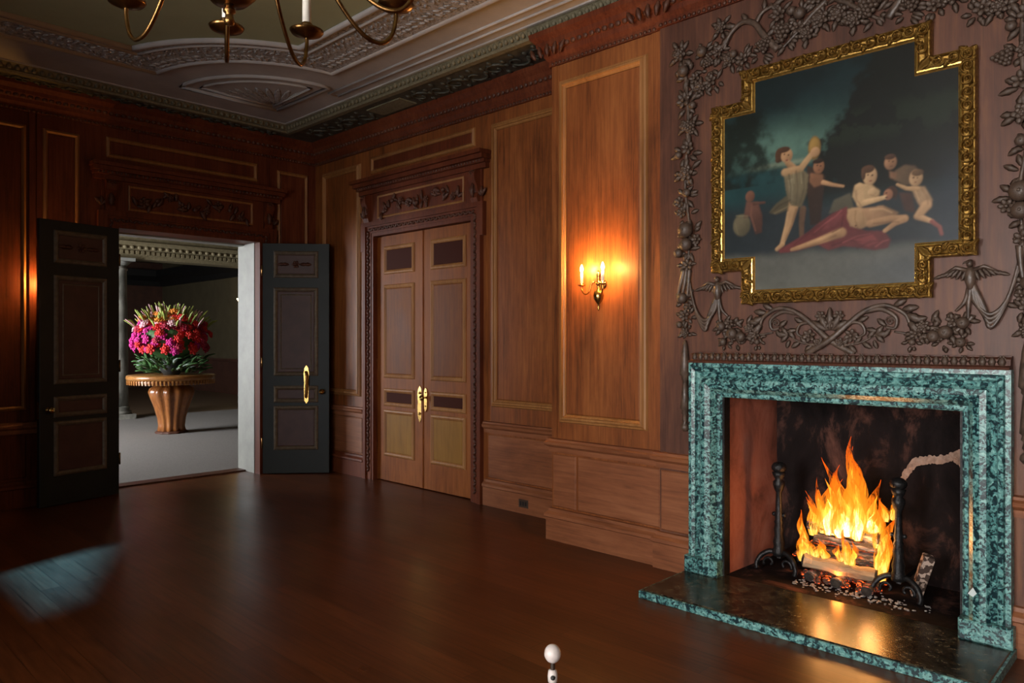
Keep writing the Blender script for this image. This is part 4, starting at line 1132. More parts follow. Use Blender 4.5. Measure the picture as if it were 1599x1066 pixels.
# ------------------------------------------------------------------ painting in a cross-shaped gilt frame
PAINT = [
    ('E', (0.09, 0.319), (0.044, 0.053), '5e5640'),
    ('P', [(0.113, 0.431), (0.172, 0.423), (0.194, 0.351), (0.19, 0.274), (0.159, 0.268), (0.132, 0.358), (0.099, 0.353)], '5c3c30'),
    ('E', (0.132, 0.454), (0.023, 0.027), '6e4836'),
    ('L', [(0.15, 0.417), (0.203, 0.415)], (0.008, 0.006), '5c3c30'),
    ('P', [(0.521, 0.385), (0.59, 0.407), (0.605, 0.334), (0.498, 0.327)], '55503f'),
    ('P', [(0.402, 0.558), (0.451, 0.534), (0.483, 0.496), (0.475, 0.415), (0.463, 0.286), (0.418, 0.283), (0.406, 0.416)], '35241a'),
    ('E', (0.455, 0.545), (0.024, 0.032), '83583a'),
    ('P', [(0.418, 0.522), (0.475, 0.505), (0.471, 0.461), (0.435, 0.453), (0.414, 0.482)], '7a5236'),
    ('L', [(0.475, 0.47), (0.513, 0.454), (0.56, 0.44)], (0.011, 0.006), 'a77d54'),
    ('L', [(0.384, 0.361), (0.378, 0.296), (0.379, 0.22)], (0.016, 0.01), '5d4430'),
    ('P', [(0.315, 0.437), (0.26, 0.402), (0.225, 0.364), (0.26, 0.351), (0.32, 0.369), (0.344, 0.4)], '5f543c'),
    ('L', [(0.346, 0.4), (0.321, 0.302), (0.287, 0.208)], (0.026, 0.011), 'a88258'),
    ('L', [(0.29, 0.208), (0.264, 0.187)], (0.011, 0.01), 'a88258'),
    ('P', [(0.296, 0.542), (0.37, 0.555), (0.409, 0.516), (0.402, 0.434), (0.378, 0.371), (0.328, 0.385), (0.307, 0.447)], '6f6348'),
    ('P', [(0.315, 0.505), (0.337, 0.51), (0.344, 0.408), (0.324, 0.402)], '83775a'),
    ('E', (0.277, 0.628), (0.022, 0.033), '4b2f1c'),
    ('E', (0.31, 0.62), (0.027, 0.033), 'a87e55'),
    ('L', [(0.315, 0.585), (0.337, 0.56)], (0.014, 0.017), 'a07850'),
    ('E', (0.436, 0.633), (0.028, 0.053), '7a5c26'),
    ('E', (0.436, 0.633), (0.022, 0.046), '8c6c30'),
    ('L', [(0.302, 0.543), (0.374, 0.549), (0.418, 0.601), (0.435, 0.614)], (0.019, 0.01), 'b08a5e'),
    ('E', (0.439, 0.614), (0.021, 0.022), 'a57d55'),
    ('P', [(0.767, 0.474), (0.805, 0.494), (0.845, 0.483), (0.868, 0.442), (0.859, 0.406), (0.805, 0.407), (0.767, 0.436)], '5f4a34'),
    ('E', (0.751, 0.513), (0.024, 0.031), '8b6344'),
    ('E', (0.749, 0.537), (0.021, 0.012), '4a3020'),
    ('P', [(0.746, 0.477), (0.777, 0.465), (0.77, 0.435), (0.749, 0.449)], '7f5a3e'),
    ('P', [(0.784, 0.38), (0.832, 0.372), (0.845, 0.288), (0.805, 0.3)], '4a3026'),
    ('P', [(0.609, 0.44), (0.671, 0.435), (0.71, 0.398), (0.7, 0.36), (0.663, 0.35), (0.627, 0.337), (0.598, 0.39)], 'a98a60'),
    ('E', (0.67, 0.468), (0.028, 0.039), 'b18c63'),
    ('E', (0.662, 0.499), (0.026, 0.017), '4e3320'),
    ('E', (0.679, 0.398), (0.019, 0.017), 'b08e64'),
    ('E', (0.753, 0.385), (0.024, 0.026), '3f2618'),
    ('E', (0.742, 0.378), (0.018, 0.023), '8c5c40'),
    ('P', [(0.576, 0.349), (0.513, 0.325), (0.451, 0.287), (0.41, 0.255), (0.337, 0.216), (0.268, 0.182), (0.279, 0.167), (0.353, 0.171), (0.451, 0.191), (0.498, 0.162), (0.56, 0.175), (0.634, 0.16), (0.686, 0.146), (0.742, 0.151), (0.753, 0.185), (0.725, 0.226), (0.656, 0.233), (0.59, 0.264)], '6c2c2c'),
    ('P', [(0.513, 0.313), (0.56, 0.319), (0.529, 0.27), (0.467, 0.253)], '7e3838'),
    ('P', [(0.605, 0.198), (0.679, 0.215), (0.707, 0.181), (0.663, 0.162)], '7e3434'),
    ('P', [(0.579, 0.337), (0.627, 0.34), (0.671, 0.317), (0.679, 0.262), (0.634, 0.243), (0.59, 0.26), (0.576, 0.297)], 'a9845a'),
    ('P', [(0.634, 0.33), (0.721, 0.334), (0.784, 0.296), (0.749, 0.262), (0.671, 0.255)], '9a7450'),
    ('L', [(0.552, 0.236), (0.459, 0.209), (0.361, 0.185)], (0.023, 0.01), 'a07850'),
    ('L', [(0.361, 0.185), (0.333, 0.179)], (0.01, 0.008), 'a07850'),
    ('L', [(0.671, 0.262), (0.749, 0.273), (0.805, 0.27)], (0.017, 0.015), 'a27a52'),
    ('L', [(0.805, 0.266), (0.767, 0.252), (0.729, 0.225)], (0.014, 0.009), 'a27a52'),
    ('L', [(0.627, 0.425), (0.631, 0.354), (0.679, 0.36), (0.729, 0.368)], (0.019, 0.009), 'b59266'),
    ('P', [(0.829, 0.4), (0.879, 0.392), (0.908, 0.333), (0.898, 0.304), (0.859, 0.317), (0.842, 0.356)], 'a78560'),
    ('E', (0.847, 0.432), (0.025, 0.034), 'a8845c'),
    ('E', (0.853, 0.453), (0.022, 0.014), '5d4328'),
    ('L', [(0.852, 0.385), (0.811, 0.394), (0.777, 0.415)], (0.011, 0.006), 'a78258'),
    ('L', [(0.885, 0.313), (0.853, 0.272), (0.905, 0.245)], (0.021, 0.009), 'a07c56'),
    ('L', [(0.905, 0.245), (0.933, 0.219), (0.94, 0.189)], (0.009, 0.007), '6e3a34'),
    ('L', [(0.32, 0.53), (0.329, 0.469), (0.324, 0.402)], (0.004, 0.003), '4a4230'),
    ('L', [(0.353, 0.541), (0.361, 0.465), (0.353, 0.39)], (0.004, 0.003), '4c4432'),
    ('L', [(0.386, 0.527), (0.39, 0.46), (0.374, 0.396)], (0.004, 0.002), '443c2c'),
    ('L', [(0.34, 0.534), (0.344, 0.483)], (0.002, 0.001), '948868'),
    ('L', [(0.374, 0.546), (0.378, 0.479)], (0.003, 0.002), '8c8060'),
    ('L', [(0.234, 0.364), (0.277, 0.392), (0.328, 0.411)], (0.004, 0.004), '3e3626'),
    ('L', [(0.252, 0.357), (0.302, 0.376), (0.337, 0.393)], (0.003, 0.002), '857858'),
    ('L', [(0.315, 0.353), (0.302, 0.287), (0.284, 0.213)], (0.004, 0.002), 'c39c6c'),
    ('L', [(0.353, 0.365), (0.333, 0.3), (0.302, 0.228)], (0.005, 0.002), '6a4c30'),
    ('L', [(0.451, 0.279), (0.402, 0.243), (0.344, 0.203)], (0.005, 0.003), '4e1c1e'),
    ('L', [(0.513, 0.304), (0.475, 0.277), (0.435, 0.248)], (0.004, 0.002), '8e4444'),
    ('L', [(0.552, 0.332), (0.521, 0.304), (0.483, 0.284)], (0.004, 0.002), '96494a'),
    ('L', [(0.56, 0.307), (0.552, 0.26), (0.513, 0.24)], (0.004, 0.003), '4a1a1c'),
    ('L', [(0.513, 0.183), (0.575, 0.202), (0.634, 0.188)], (0.005, 0.002), '4a1a1c'),
    ('L', [(0.62, 0.162), (0.671, 0.185), (0.729, 0.187)], (0.005, 0.003), '4c1c1e'),
    ('L', [(0.56, 0.191), (0.62, 0.213), (0.671, 0.219)], (0.003, 0.002), '8e4040'),
    ('L', [(0.693, 0.16), (0.721, 0.18), (0.742, 0.185)], (0.004, 0.003), '884040'),
    ('E', (0.299, 0.628), (0.004, 0.003), '2c1a10'),
    ('E', (0.318, 0.621), (0.004, 0.003), '2c1a10'),
    ('L', [(0.31, 0.621), (0.312, 0.608)], (0.002, 0.002), '8a6440'),
    ('E', (0.31, 0.598), (0.006, 0.004), '7a4434'),
    ('E', (0.296, 0.65), (0.029, 0.014), '4b2f1c'),
    ('E', (0.268, 0.606), (0.012, 0.013), '4b2f1c'),
    ('E', (0.448, 0.551), (0.004, 0.003), '22140c'),
    ('E', (0.463, 0.546), (0.004, 0.003), '22140c'),
    ('E', (0.456, 0.529), (0.005, 0.002), '5a3022'),
    ('E', (0.452, 0.569), (0.024, 0.01), '2a1a10'),
    ('E', (0.662, 0.474), (0.004, 0.003), '2c1a10'),
    ('E', (0.679, 0.47), (0.004, 0.004), '2c1a10'),
    ('L', [(0.672, 0.47), (0.675, 0.457)], (0.001, 0.001), '906a44'),
    ('E', (0.672, 0.447), (0.007, 0.003), '7c4636'),
    ('E', (0.644, 0.482), (0.009, 0.027), '4e3320'),
    ('L', [(0.612, 0.412), (0.616, 0.372), (0.634, 0.346)], (0.005, 0.003), '7d6040'),
    ('L', [(0.671, 0.388), (0.693, 0.377), (0.707, 0.383)], (0.003, 0.003), '84643f'),
    ('L', [(0.627, 0.441), (0.656, 0.429)], (0.004, 0.002), 'c2a070'),
    ('E', (0.745, 0.519), (0.003, 0.003), '2a180e'),
    ('E', (0.76, 0.515), (0.004, 0.002), '2a180e'),
    ('E', (0.753, 0.496), (0.006, 0.002), '5a3626'),
    ('E', (0.838, 0.435), (0.004, 0.003), '2c1a10'),
    ('E', (0.853, 0.432), (0.003, 0.002), '2c1a10'),
    ('E', (0.845, 0.415), (0.005, 0.002), '7a4a38'),
    ('L', [(0.871, 0.382), (0.888, 0.35), (0.891, 0.32)], (0.005, 0.003), '7d5f40'),
    ('L', [(0.845, 0.378), (0.859, 0.339)], (0.002, 0.001), 'c09a6c'),
    ('L', [(0.612, 0.325), (0.609, 0.286), (0.62, 0.253)], (0.004, 0.003), '7c5c3a'),
    ('L', [(0.642, 0.313), (0.645, 0.266)], (0.003, 0.002), '8a6844'),
    ('E', (0.612, 0.26), (0.004, 0.004), '5a3c24'),
    ('L', [(0.671, 0.321), (0.721, 0.319), (0.756, 0.299)], (0.004, 0.003), 'c09868'),
    ('L', [(0.686, 0.261), (0.742, 0.262), (0.784, 0.257)], (0.004, 0.002), '6e4e32'),
    ('L', [(0.529, 0.226), (0.459, 0.201), (0.378, 0.179)], (0.004, 0.003), '6c4c30'),
    ('L', [(0.544, 0.245), (0.475, 0.219), (0.402, 0.198)], (0.004, 0.002), 'bd9464'),
    ('E', (0.735, 0.386), (0.004, 0.003), '2c160e'),
    ('E', (0.735, 0.367), (0.006, 0.003), '4a261a'),
    ('L', [(0.76, 0.406), (0.774, 0.381), (0.77, 0.355)], (0.005, 0.004), '3c2218'),
    ('L', [(0.063, 0.367), (0.118, 0.36)], (0.004, 0.004), '7a7052'),
    ('L', [(0.058, 0.331), (0.071, 0.277)], (0.002, 0.002), '77704f'),
    ('L', [(0.14, 0.41), (0.136, 0.358), (0.159, 0.285)], (0.005, 0.004), '7a4e3c'),
]
def lin(h):
    c = [int(h[i:i + 2], 16) / 255 for i in (0, 2, 4)]
    return np.array([((x + 0.055) / 1.055) ** 2.4 if x > 0.04045 else x / 12.92 for x in c])
def paint_canvas(W, H):
    U, V = np.meshgrid((np.arange(W) + 0.5) / W, (np.arange(H) + 0.5) / H)
    rs = np.random.RandomState(3)
    def fbm(s0):
        out = np.zeros((H, W)); amp = 1.0
        for o in range(5):
            n = int(s0 * 2 ** o) + 2
            g = rs.rand(n, n); x = U * (n - 1.001); y = V * (n - 1.001)
            xi = x.astype(int); yi = y.astype(int); fx = x - xi; fy = y - yi
            fx = fx * fx * (3 - 2 * fx); fy = fy * fy * (3 - 2 * fy)
            out += amp * ((g[yi, xi] * (1 - fx) + g[yi, xi + 1] * fx) * (1 - fy) + (g[yi + 1, xi] * (1 - fx) + g[yi + 1, xi + 1] * fx) * fy)
            amp *= 0.55
        return out / 2.2
    n1, n2, n3 = fbm(4), fbm(6), fbm(10)
    img = np.zeros((H, W, 3))
    def blend(mask, col): img[:] = img * (1 - mask[..., None]) + np.asarray(col) * mask[..., None]
    sm = lambda a, b, x: np.clip((x - a) / (b - a), 0, 1) ** 2 * (3 - 2 * np.clip((x - a) / (b - a), 0, 1))
    img[:] = lin('1f3b38')
    blend(sm(0.62, 0.92, V + 0.15 * (n1 - 0.5)) * 0.85, lin('122428'))
    blend(np.exp(-((U - 0.30) / 0.28) ** 2 - ((V - 0.66) / 0.10) ** 2) * 0.85, lin('587a6c'))
    blend(np.exp(-((V - 0.585) / 0.012) ** 2) * sm(0.5, 0.38, U) * sm(0.1, 0.2, U), lin('72806c'))
    blend(sm(0.80, 0.88, V + 0.25 * (n2 - 0.5) - 0.12 * U) * 0.8, lin('0d1a1c'))
    blend(sm(0.575, 0.555, V) * 0.95, lin('183c3e'))
    blend(sm(0.46, 0.34, V + 0.1 * (n1 - 0.5)), lin('222a2e'))
    blend(sm(0.19, 0.13, V + 0.06 * (n1 - 0.5) + 0.02 * U), lin('55564f'))
    blend(sm(0.13, 0.02, V - 0.10 * (U - 0.35)) * sm(0.45, 0.9, U) * 0.5, lin('263240'))
    tl = (V > 0.50) * sm(0.24, 0.14, U + 0.35 * (n3 - 0.5) + 0.25 * (V - 0.72) * (V > 0.72)) * sm(0.6, 0.9, n2 + n3)
    blend(tl * 0.9, lin('10160f'))
    blend(sm(0.42, 0.50, U + 0.40 * (n3 - 0.5) + 0.30 * (0.62 - V) * (V < 0.62) - 0.55 * np.clip(V - 0.66, 0, 1)) * (V > 0.36) * (sm(0.34, 0.44, V)), lin('10130f'))
    fol = sm(0.48, 0.52, n3) * sm(0.40, 0.52, U) * sm(0.60, 0.66, V) * sm(0.80, 0.74, V)
    blend(fol * 0.55, lin('1f2a1c'))
    blend(sm(0.86, 1.0, U) * sm(0.6, 0.35, V) * 0.5, lin('1c2a38'))
    def inside(poly):
        m = np.zeros((H, W), bool); n = len(poly)
        for i in range(n):
            (x0, y0), (x1, y1) = poly[i], poly[(i + 1) % n]
            if y0 == y1: continue
            c = ((V >= min(y0, y1)) & (V < max(y0, y1))) & (U < (x1 - x0) * (V - y0) / (y1 - y0) + x0)
            m ^= c
        return m.astype(float)
    def soft(m):
        for _ in range(4):
            p = np.pad(m, 1, mode='edge'); m = (p[1:-1, 1:-1] * 2 + p[:-2, 1:-1] + p[2:, 1:-1] + p[1:-1, :-2] + p[1:-1, 2:]) / 6
        return m
    for s in PAINT:
        if s[0] == 'E':
            d = ((U - s[1][0]) / s[2][0]) ** 2 + ((V - s[1][1]) / s[2][1]) ** 2
            mk = sm(1.30, 0.72, d); shade = 1.0 - 0.5 * np.clip((U - s[1][0]) / s[2][0] * 0.5 + (s[1][1] - V) / s[2][1] * 0.5, -0.4, 1)
            c = lin(s[3])
        elif s[0] == 'P':
            mk = soft(inside(s[1])); bx_ = [p[0] for p in s[1]]; by_ = [p[1] for p in s[1]]; shade = (0.55 + 0.9 * n2) * (1.12 - 0.45 * np.clip((U - min(bx_)) / (max(bx_) - min(bx_)) * 0.5 + (max(by_) - V) / (max(by_) - min(by_)) * 0.5, 0, 1)); c = lin(s[2])
        else:
            best = np.full((H, W), 9.0); sh = np.zeros((H, W)); pts = s[1]; n = len(pts)
            for i in range(n - 1):
                ax, ay = pts[i]; bx, by = pts[i + 1]; dx, dy = bx - ax, by - ay
                t = np.clip(((U - ax) * dx + (V - ay) * dy) / (dx * dx + dy * dy + 1e-9), 0, 1)
                w = s[2][0] + (s[2][1] - s[2][0]) * (i + t) / (n - 1)
                d = np.hypot(U - ax - t * dx, V - ay - t * dy) / w
                sh = np.where(d < best, (V - ay - t * dy) / w, sh); best = np.minimum(best, d)
            mk = sm(1.25, 0.62, best) if max(s[2]) > 0.0075 else 0.5 * sm(1.9, 0.2, best); shade = (1 + 0.34 * np.clip(sh, -1, 1)) * (0.8 + 0.4 * n3); c = lin(s[3])
        img[:] = img * (1 - mk[..., None]) + (c[None, None, :] * shade[..., None]) * mk[..., None]
    for _ in range(3):
        p = np.pad(img, ((1, 1), (1, 1), (0, 0)), mode='edge'); img[:] = (p[1:-1, 1:-1] * 4 + p[:-2, 1:-1] + p[2:, 1:-1] + p[1:-1, :-2] + p[1:-1, 2:]) / 8
    lum = img.mean(2, keepdims=True); img[:] = lum + (img - lum) * 0.9
    img *= (0.55 + 0.45 * n3 + 0.45 * fbm(40) * 0.5 + 0.25 * n1)[..., None]
    return np.clip(img * PAINT_GAIN, 0, 1)
PAINT_GAIN = 0.92
CW2, CT2, CZ0, CZ1, CZ2, CZ3 = 0.63, 0.432, 1.80, 2.0, 2.855, 3.035   # half widths and levels of the canvas cross
pic = thing('framed_painting', 'dark mythological painting in a cross-shaped carved gilt frame above the fireplace', 'painting', (XC, YC, 1.717))
Wp, Hp = 420, 410
img = paint_canvas(Wp, Hp)
xs = np.linspace(-CW2, CW2, Wp); zs = np.linspace(CZ0, CZ3, Hp)
gx, gz = np.meshgrid(xs, zs)
co = np.stack([np.full(gx.size, XC - 0.026), YC - gx.ravel(), gz.ravel()], 1)
ii, jj = np.meshgrid(np.arange(Wp - 1), np.arange(Hp - 1)); ii = ii.ravel(); jj = jj.ravel()
a = jj * Wp + ii
cx_ = (xs[ii] + xs[ii + 1]) / 2; cz_ = (zs[jj] + zs[jj + 1]) / 2
keep = (np.abs(cx_) < CT2 + 0.02) | ((cz_ > CZ1 - 0.02) & (cz_ < CZ2 + 0.02))
quads = np.stack([a, a + 1, a + 1 + Wp, a + Wp], 1)[keep]
used = np.unique(quads); remap = np.zeros(Wp * Hp, int); remap[used] = np.arange(len(used)); quads = remap[quads]
me = bpy.data.meshes.new('canvas')
me.vertices.add(len(used)); me.vertices.foreach_set('co', co[used].astype(np.float32).ravel())
me.loops.add(quads.size); me.loops.foreach_set('vertex_index', quads.ravel().astype(np.int32))
me.polygons.add(len(quads)); me.polygons.foreach_set('loop_start', np.arange(0, quads.size, 4, dtype=np.int32))
me.update(calc_edges=True)
ca = me.color_attributes.new('paint', 'FLOAT_COLOR', 'POINT')
rgba = np.concatenate([img.reshape(-1, 3)[used], np.ones((len(used), 1))], 1).astype(np.float32)
ca.data.foreach_set('color', rgba.ravel())
m_, nt_, b_p = mat('oil_painting')
at_ = N(nt_, 'ShaderNodeAttribute', attribute_name='paint')
nt_.links.new(at_.outputs['Color'], b_p.inputs['Base Color'])
b_p.inputs['Roughness'].default_value = 0.42
b_p.inputs['Specular IOR Level'].default_value = 0.28
wv = N(nt_, 'ShaderNodeTexNoise', Scale=160.0, Detail=2.0); nt_.links.new(coords(nt_).outputs[0], wv.inputs['Vector'])
bpn = N(nt_, 'ShaderNodeBump', Strength=0.12, Distance=0.004); nt_.links.new(wv.outputs['Fac'], bpn.inputs['Height']); nt_.links.new(bpn.outputs[0], b_p.inputs['Normal'])
me.materials.append(m_)
put('canvas', me, pic, None, 'dim oil painting of a reclining figure, a tambourine player and cupids')
def cross(w2, t2, z0, z1, z2, z3):
    return [(-t2, z0), (t2, z0), (t2, z1), (w2, z1), (w2, z2), (t2, z2), (t2, z3), (-t2, z3), (-t2, z2), (-w2, z2), (-w2, z1), (-t2, z1)]
outer = cross(0.711, 0.513, 1.717, 1.917, 2.937, 3.118)
MB(BCx).frame(outer, [(0.0, 0.035), (0.005, 0.052), (0.011, 0.055), (0.018, 0.038), (0.036, 0.030), (0.056, 0.034), (0.060, 0.040)], 0.0).build('frame_body', M['gilt'], pic, 'carved gilt frame')
MB(BCx).frame(outer, [(0.058, 0.036), (0.063, 0.042), (0.070, 0.040), (0.076, 0.030), (0.084, 0.024)], 0.0).build('sight_edge', M['gilt_bright'], pic)
# running leaf scrolls on the frame
gp = PROTO['gilt']
n_o = len(outer); cnt = 0
for i in range(n_o):
    p0, p1 = Vector(outer[i]), Vector(outer[(i + 1) % n_o]); d = (p1 - p0); L = d.length; d.normalize(); nr = Vector((-d.y, d.x))
    prv = (p0 - Vector(outer[i - 1])).normalized(); ang = math.atan2(d.y, d.x)
    k = max(2, int(L / 0.062))
    for j in range(k):
        c = p0 + d * (L * (j + 0.5) / k) + nr * 0.036
        sgn = 1 if (cnt % 2) else -1; cnt += 1
        put('frame_scroll', gp['scroll'], pic, BCx @ at(c.x, c.y, 0.036, ang + (0 if sgn > 0 else PI), (0.056, 0.056 * sgn, 0.15)))
        put('frame_leaf', gp['leaf'], pic, BCx @ at(c.x + d.x * 0.012, c.y + d.y * 0.012, 0.042, ang + sgn * 0.9, (0.052, 0.055, 0.10)))
    put('corner_leaf', gp['leaf'], pic, BCx @ at(p0.x + 0.002, p0.y, 0.044, math.atan2((nr + Vector((-prv.y, prv.x))).y, (nr + Vector((-prv.y, prv.x))).x), (0.09, 0.09, 0.05)))

# ------------------------------------------------------------------ limewood carvings round the painting
CP = PROTO['carving']
def cput(parent, kind, x, y, z, rz, s, name=None, rx=0.0):
    return put(name or kind, CP[kind], parent, BCx @ at(x, y, z, rz, s, rx))
def ctube(parent, name, pts, rad, seg=7, flat=0.7):
    return MB(BCx).tube(smooth_path(pts, 6), [rad * (1 - 0.55 * i / (6 * (len(pts) - 1))) for i in range(6 * (len(pts) - 1) + 1)], seg, flat=flat).build(name, M['carving'], parent)
def cluster(parent, x, y, r, nl, rr, blooms):
    nl += 2
    for k in range(nl):
        a = 2 * PI * k / nl + rr.uniform(-0.4, 0.4); e = rr.uniform(0.2, 0.45)
        cput(parent, 'leaf', x + e * r * math.cos(a), y + e * r * math.sin(a), 0.003 + 0.008 * rr.random(), a + rr.uniform(-0.5, 0.5), (r * rr.uniform(0.45, 0.85), r * 0.78, r * 0.75), 'carved_leaf')
    for kind, dx, dy, s in blooms:
        cput(parent, kind, x + dx, y + dy, 0.018, rr.uniform(0, 6.28), s, 'carved_' + kind)

def drop(s, label):
    """Long trophy of fruit and flowers hanging beside the painting; s = -1 left, +1 right of the axis."""
    rr = random.Random(11)
    X = lambda u: s * u
    t = thing('carved_drop', label, 'carving', (XC, YC - s * 0.91, 0.9), 'carved drops beside the painting')
    ctube(t, 'stem', [(X(0.92), 3.30, 0.012), (X(0.89), 2.9, 0.014), (X(0.915), 2.5, 0.012), (X(0.88), 2.2, 0.014), (X(0.90), 1.95, 0.012)], 0.014)
    cl = [(0.95, 3.34, 0.10, 6, [('rose', 0.0, 0.0, 0.10)]), (0.89, 3.20, 0.11, 6, [('fruit', 0.02, 0.02, 0.075), ('flower', -0.05, -0.04, 0.075)]),
          (0.90, 3.02, 0.10, 6, [('flower', 0.02, 0.02, 0.10), ('fruit', -0.05, -0.03, 0.05)]), (0.885, 2.87, 0.095, 5, [('rose', 0.02, 0.0, 0.085), ('grapes', -0.04, -0.02, 0.085)]),
          (0.91, 2.70, 0.10, 6, [('flower', -0.02, 0.03, 0.09), ('fruit', 0.04, -0.01, 0.05)]), (0.90, 2.57, 0.10, 5, [('rose', 0.0, 0.0, 0.105)]),
          (0.92, 2.42, 0.09, 6, [('fruit', -0.03, 0.02, 0.055), ('flower', 0.03, -0.03, 0.075)]), (0.905, 2.30, 0.085, 5, [('flower', 0.03, 0.02, 0.07)]),
          (0.87, 2.19, 0.095, 6, [('fruit', 0.02, 0.01, 0.10), ('flower', -0.04, -0.05, 0.07)]), (0.90, 2.08, 0.09, 6, [('fruit', -0.01, 0.03, 0.085), ('fruit', 0.05, -0.02, 0.06)]),
          (0.915, 1.98, 0.075, 5, [('flower', -0.02, 0.0, 0.08)])]
    for u, v, r, nl, bl in cl:
        cluster(t, X(u), v, r, nl, rr, [(k, s * dx, dy, sz) for k, dx, dy, sz in bl])
    # draped cloth falling to a tassel
    for k, (a, b) in enumerate(((0.0, 0.0), (0.018, -0.01), (-0.018, -0.015))):
        ctube(t, 'drapery_fold', [(X(0.90 + a), 1.95, 0.02), (X(0.915 + 1.6 * a), 1.86, 0.022), (X(0.935 + 2 * a), 1.78 + b, 0.016)], 0.018)
    for u, v, r, nl, bl in ((0.92, 1.76, 0.085, 6, [('fruit', 0.0, 0.01, 0.07), ('flower', -0.03, -0.05, 0.06)]), (0.905, 1.65, 0.075, 6, [('flower', 0.01, 0.01, 0.075), ('fruit', 0.04, -0.05, 0.045)]), (0.91, 1.55, 0.065, 6, [('rose', 0.0, 0.0, 0.06)])):
        cluster(t, X(u), v, r, nl, rr, [(k, s * dx, dy, sz) for k, dx, dy, sz in bl])
    Tz = BCx @ at(X(0.91), 0, 0.014) @ Matrix.Rotation(R(-90), 4, 'X') 
    pr = [(0.006, 1.50), (0.012, 1.46), (0.020, 1.36), (0.024, 1.28), (0.014, 1.265), (0.016, 1.25), (0.010, 1.24), (0.016, 1.15), (0.020, 1.06), (0.012, 1.05), (0.016, 1.03), (0.009, 1.02), (0.013, 0.99), (0.007, 0.975), (0.018, 0.955), (0.020, 0.935), (0.010, 0.918), (0.0, 0.915)]
    MB(BCx @ at(X(0.91), 0, 0.020)).lathe([(r * 1.45, -z) for r, z in pr], 12, Matrix.Rotation(R(90), 4, 'X')).build('tassel', M['carving'], t, 'long carved tassel of husks')
    return t
drop(-1, 'carved drop of fruit and flowers left of the painting, ending in a tassel')
drop(1, 'carved drop of fruit and flowers right of the painting, cut by the picture edge')

def bird(s, label):
    t = thing('carved_bird', label, 'carving', (XC, YC - s * 0.68, 1.72), 'carved birds holding drapery')
    x0, y0 = s * 0.68, 1.815
    MB(BCx).lathe([(0.0, -0.075), (0.014, -0.06), (0.026, -0.02), (0.024, 0.02), (0.013, 0.045), (0.0, 0.05)], 10, at(x0, y0, 0.022) @ Matrix.Rotation(R(-90), 4, 'X')).build('bird_body', M['carving'], t)
    MB(BCx).ball((x0, y0 + 0.062, 0.034), (0.016, 0.020, 0.016), 10, 6).build('bird_head', M['carving'], t)
    MB(BCx).tube([(x0, y0 + 0.07, 0.045), (x0 - s * 0.018, y0 + 0.066, 0.055), (x0 - s * 0.028, y0 + 0.055, 0.056)], [0.007, 0.005, 0.001], 6).build('beak', M['carving'], t)
    for w in (-1, 1):
        wg = MB(BCx)
        wg.tube([(x0 + w * 0.012, y0 + 0.028, 0.026), (x0 + w * 0.06, y0 + 0.045, 0.030), (x0 + w * 0.13, y0 + 0.008, 0.016)], [0.011, 0.010, 0.004], 7)
        wing = wg.build('wing', M['carving'], t)
        for k in range(7):
            f = k / 6
            xa = x0 + w * (0.018 + 0.10 * f); ya = y0 + 0.032 + 0.012 * math.sin(PI * f) - 0.022 * f
            put('feather', CP['leaf'], wing, BCx @ at(xa, ya, 0.014 + 0.008 * (1 - f), R(-90) + w * (0.35 + 0.95 * f), (0.060 - 0.012 * f, 0.042, 0.035)))
    for k in range(4):
        put('tail_feather', CP['leaf'], t, BCx @ at(x0, y0 - 0.055, 0.014, R(-90) + (k - 1.5) * 0.22, (0.075, 0.045, 0.04)))
    # cloth swag hanging from the bird to the drop
    for k in range(4):
        e = k * 0.014
        ctube(t, 'drapery_fold', [(s * 0.685, 1.79 - e * 0.2, 0.018), (s * (0.70 + e), 1.69 - e, 0.022), (s * 0.765, 1.625 - e * 1.5, 0.028), (s * (0.835 - e * 0.3), 1.70 - e, 0.024), (s * 0.885, 1.90 - e, 0.018)], 0.015)
    ctube(t, 'drapery_fold', [(s * 0.68, 1.76, 0.018), (s * 0.672, 1.68, 0.02), (s * 0.668, 1.60, 0.012)], 0.016)
    ctube(t, 'drapery_fold', [(s * 0.675, 1.76, 0.018), (s * 0.655, 1.69, 0.02), (s * 0.615, 1.645, 0.012)], 0.013)
    return t
bird(-1, 'small carved bird with spread wings left of the frame, holding a cloth swag')
bird(1, 'carved bird with spread wings right of the frame, holding a cloth swag')

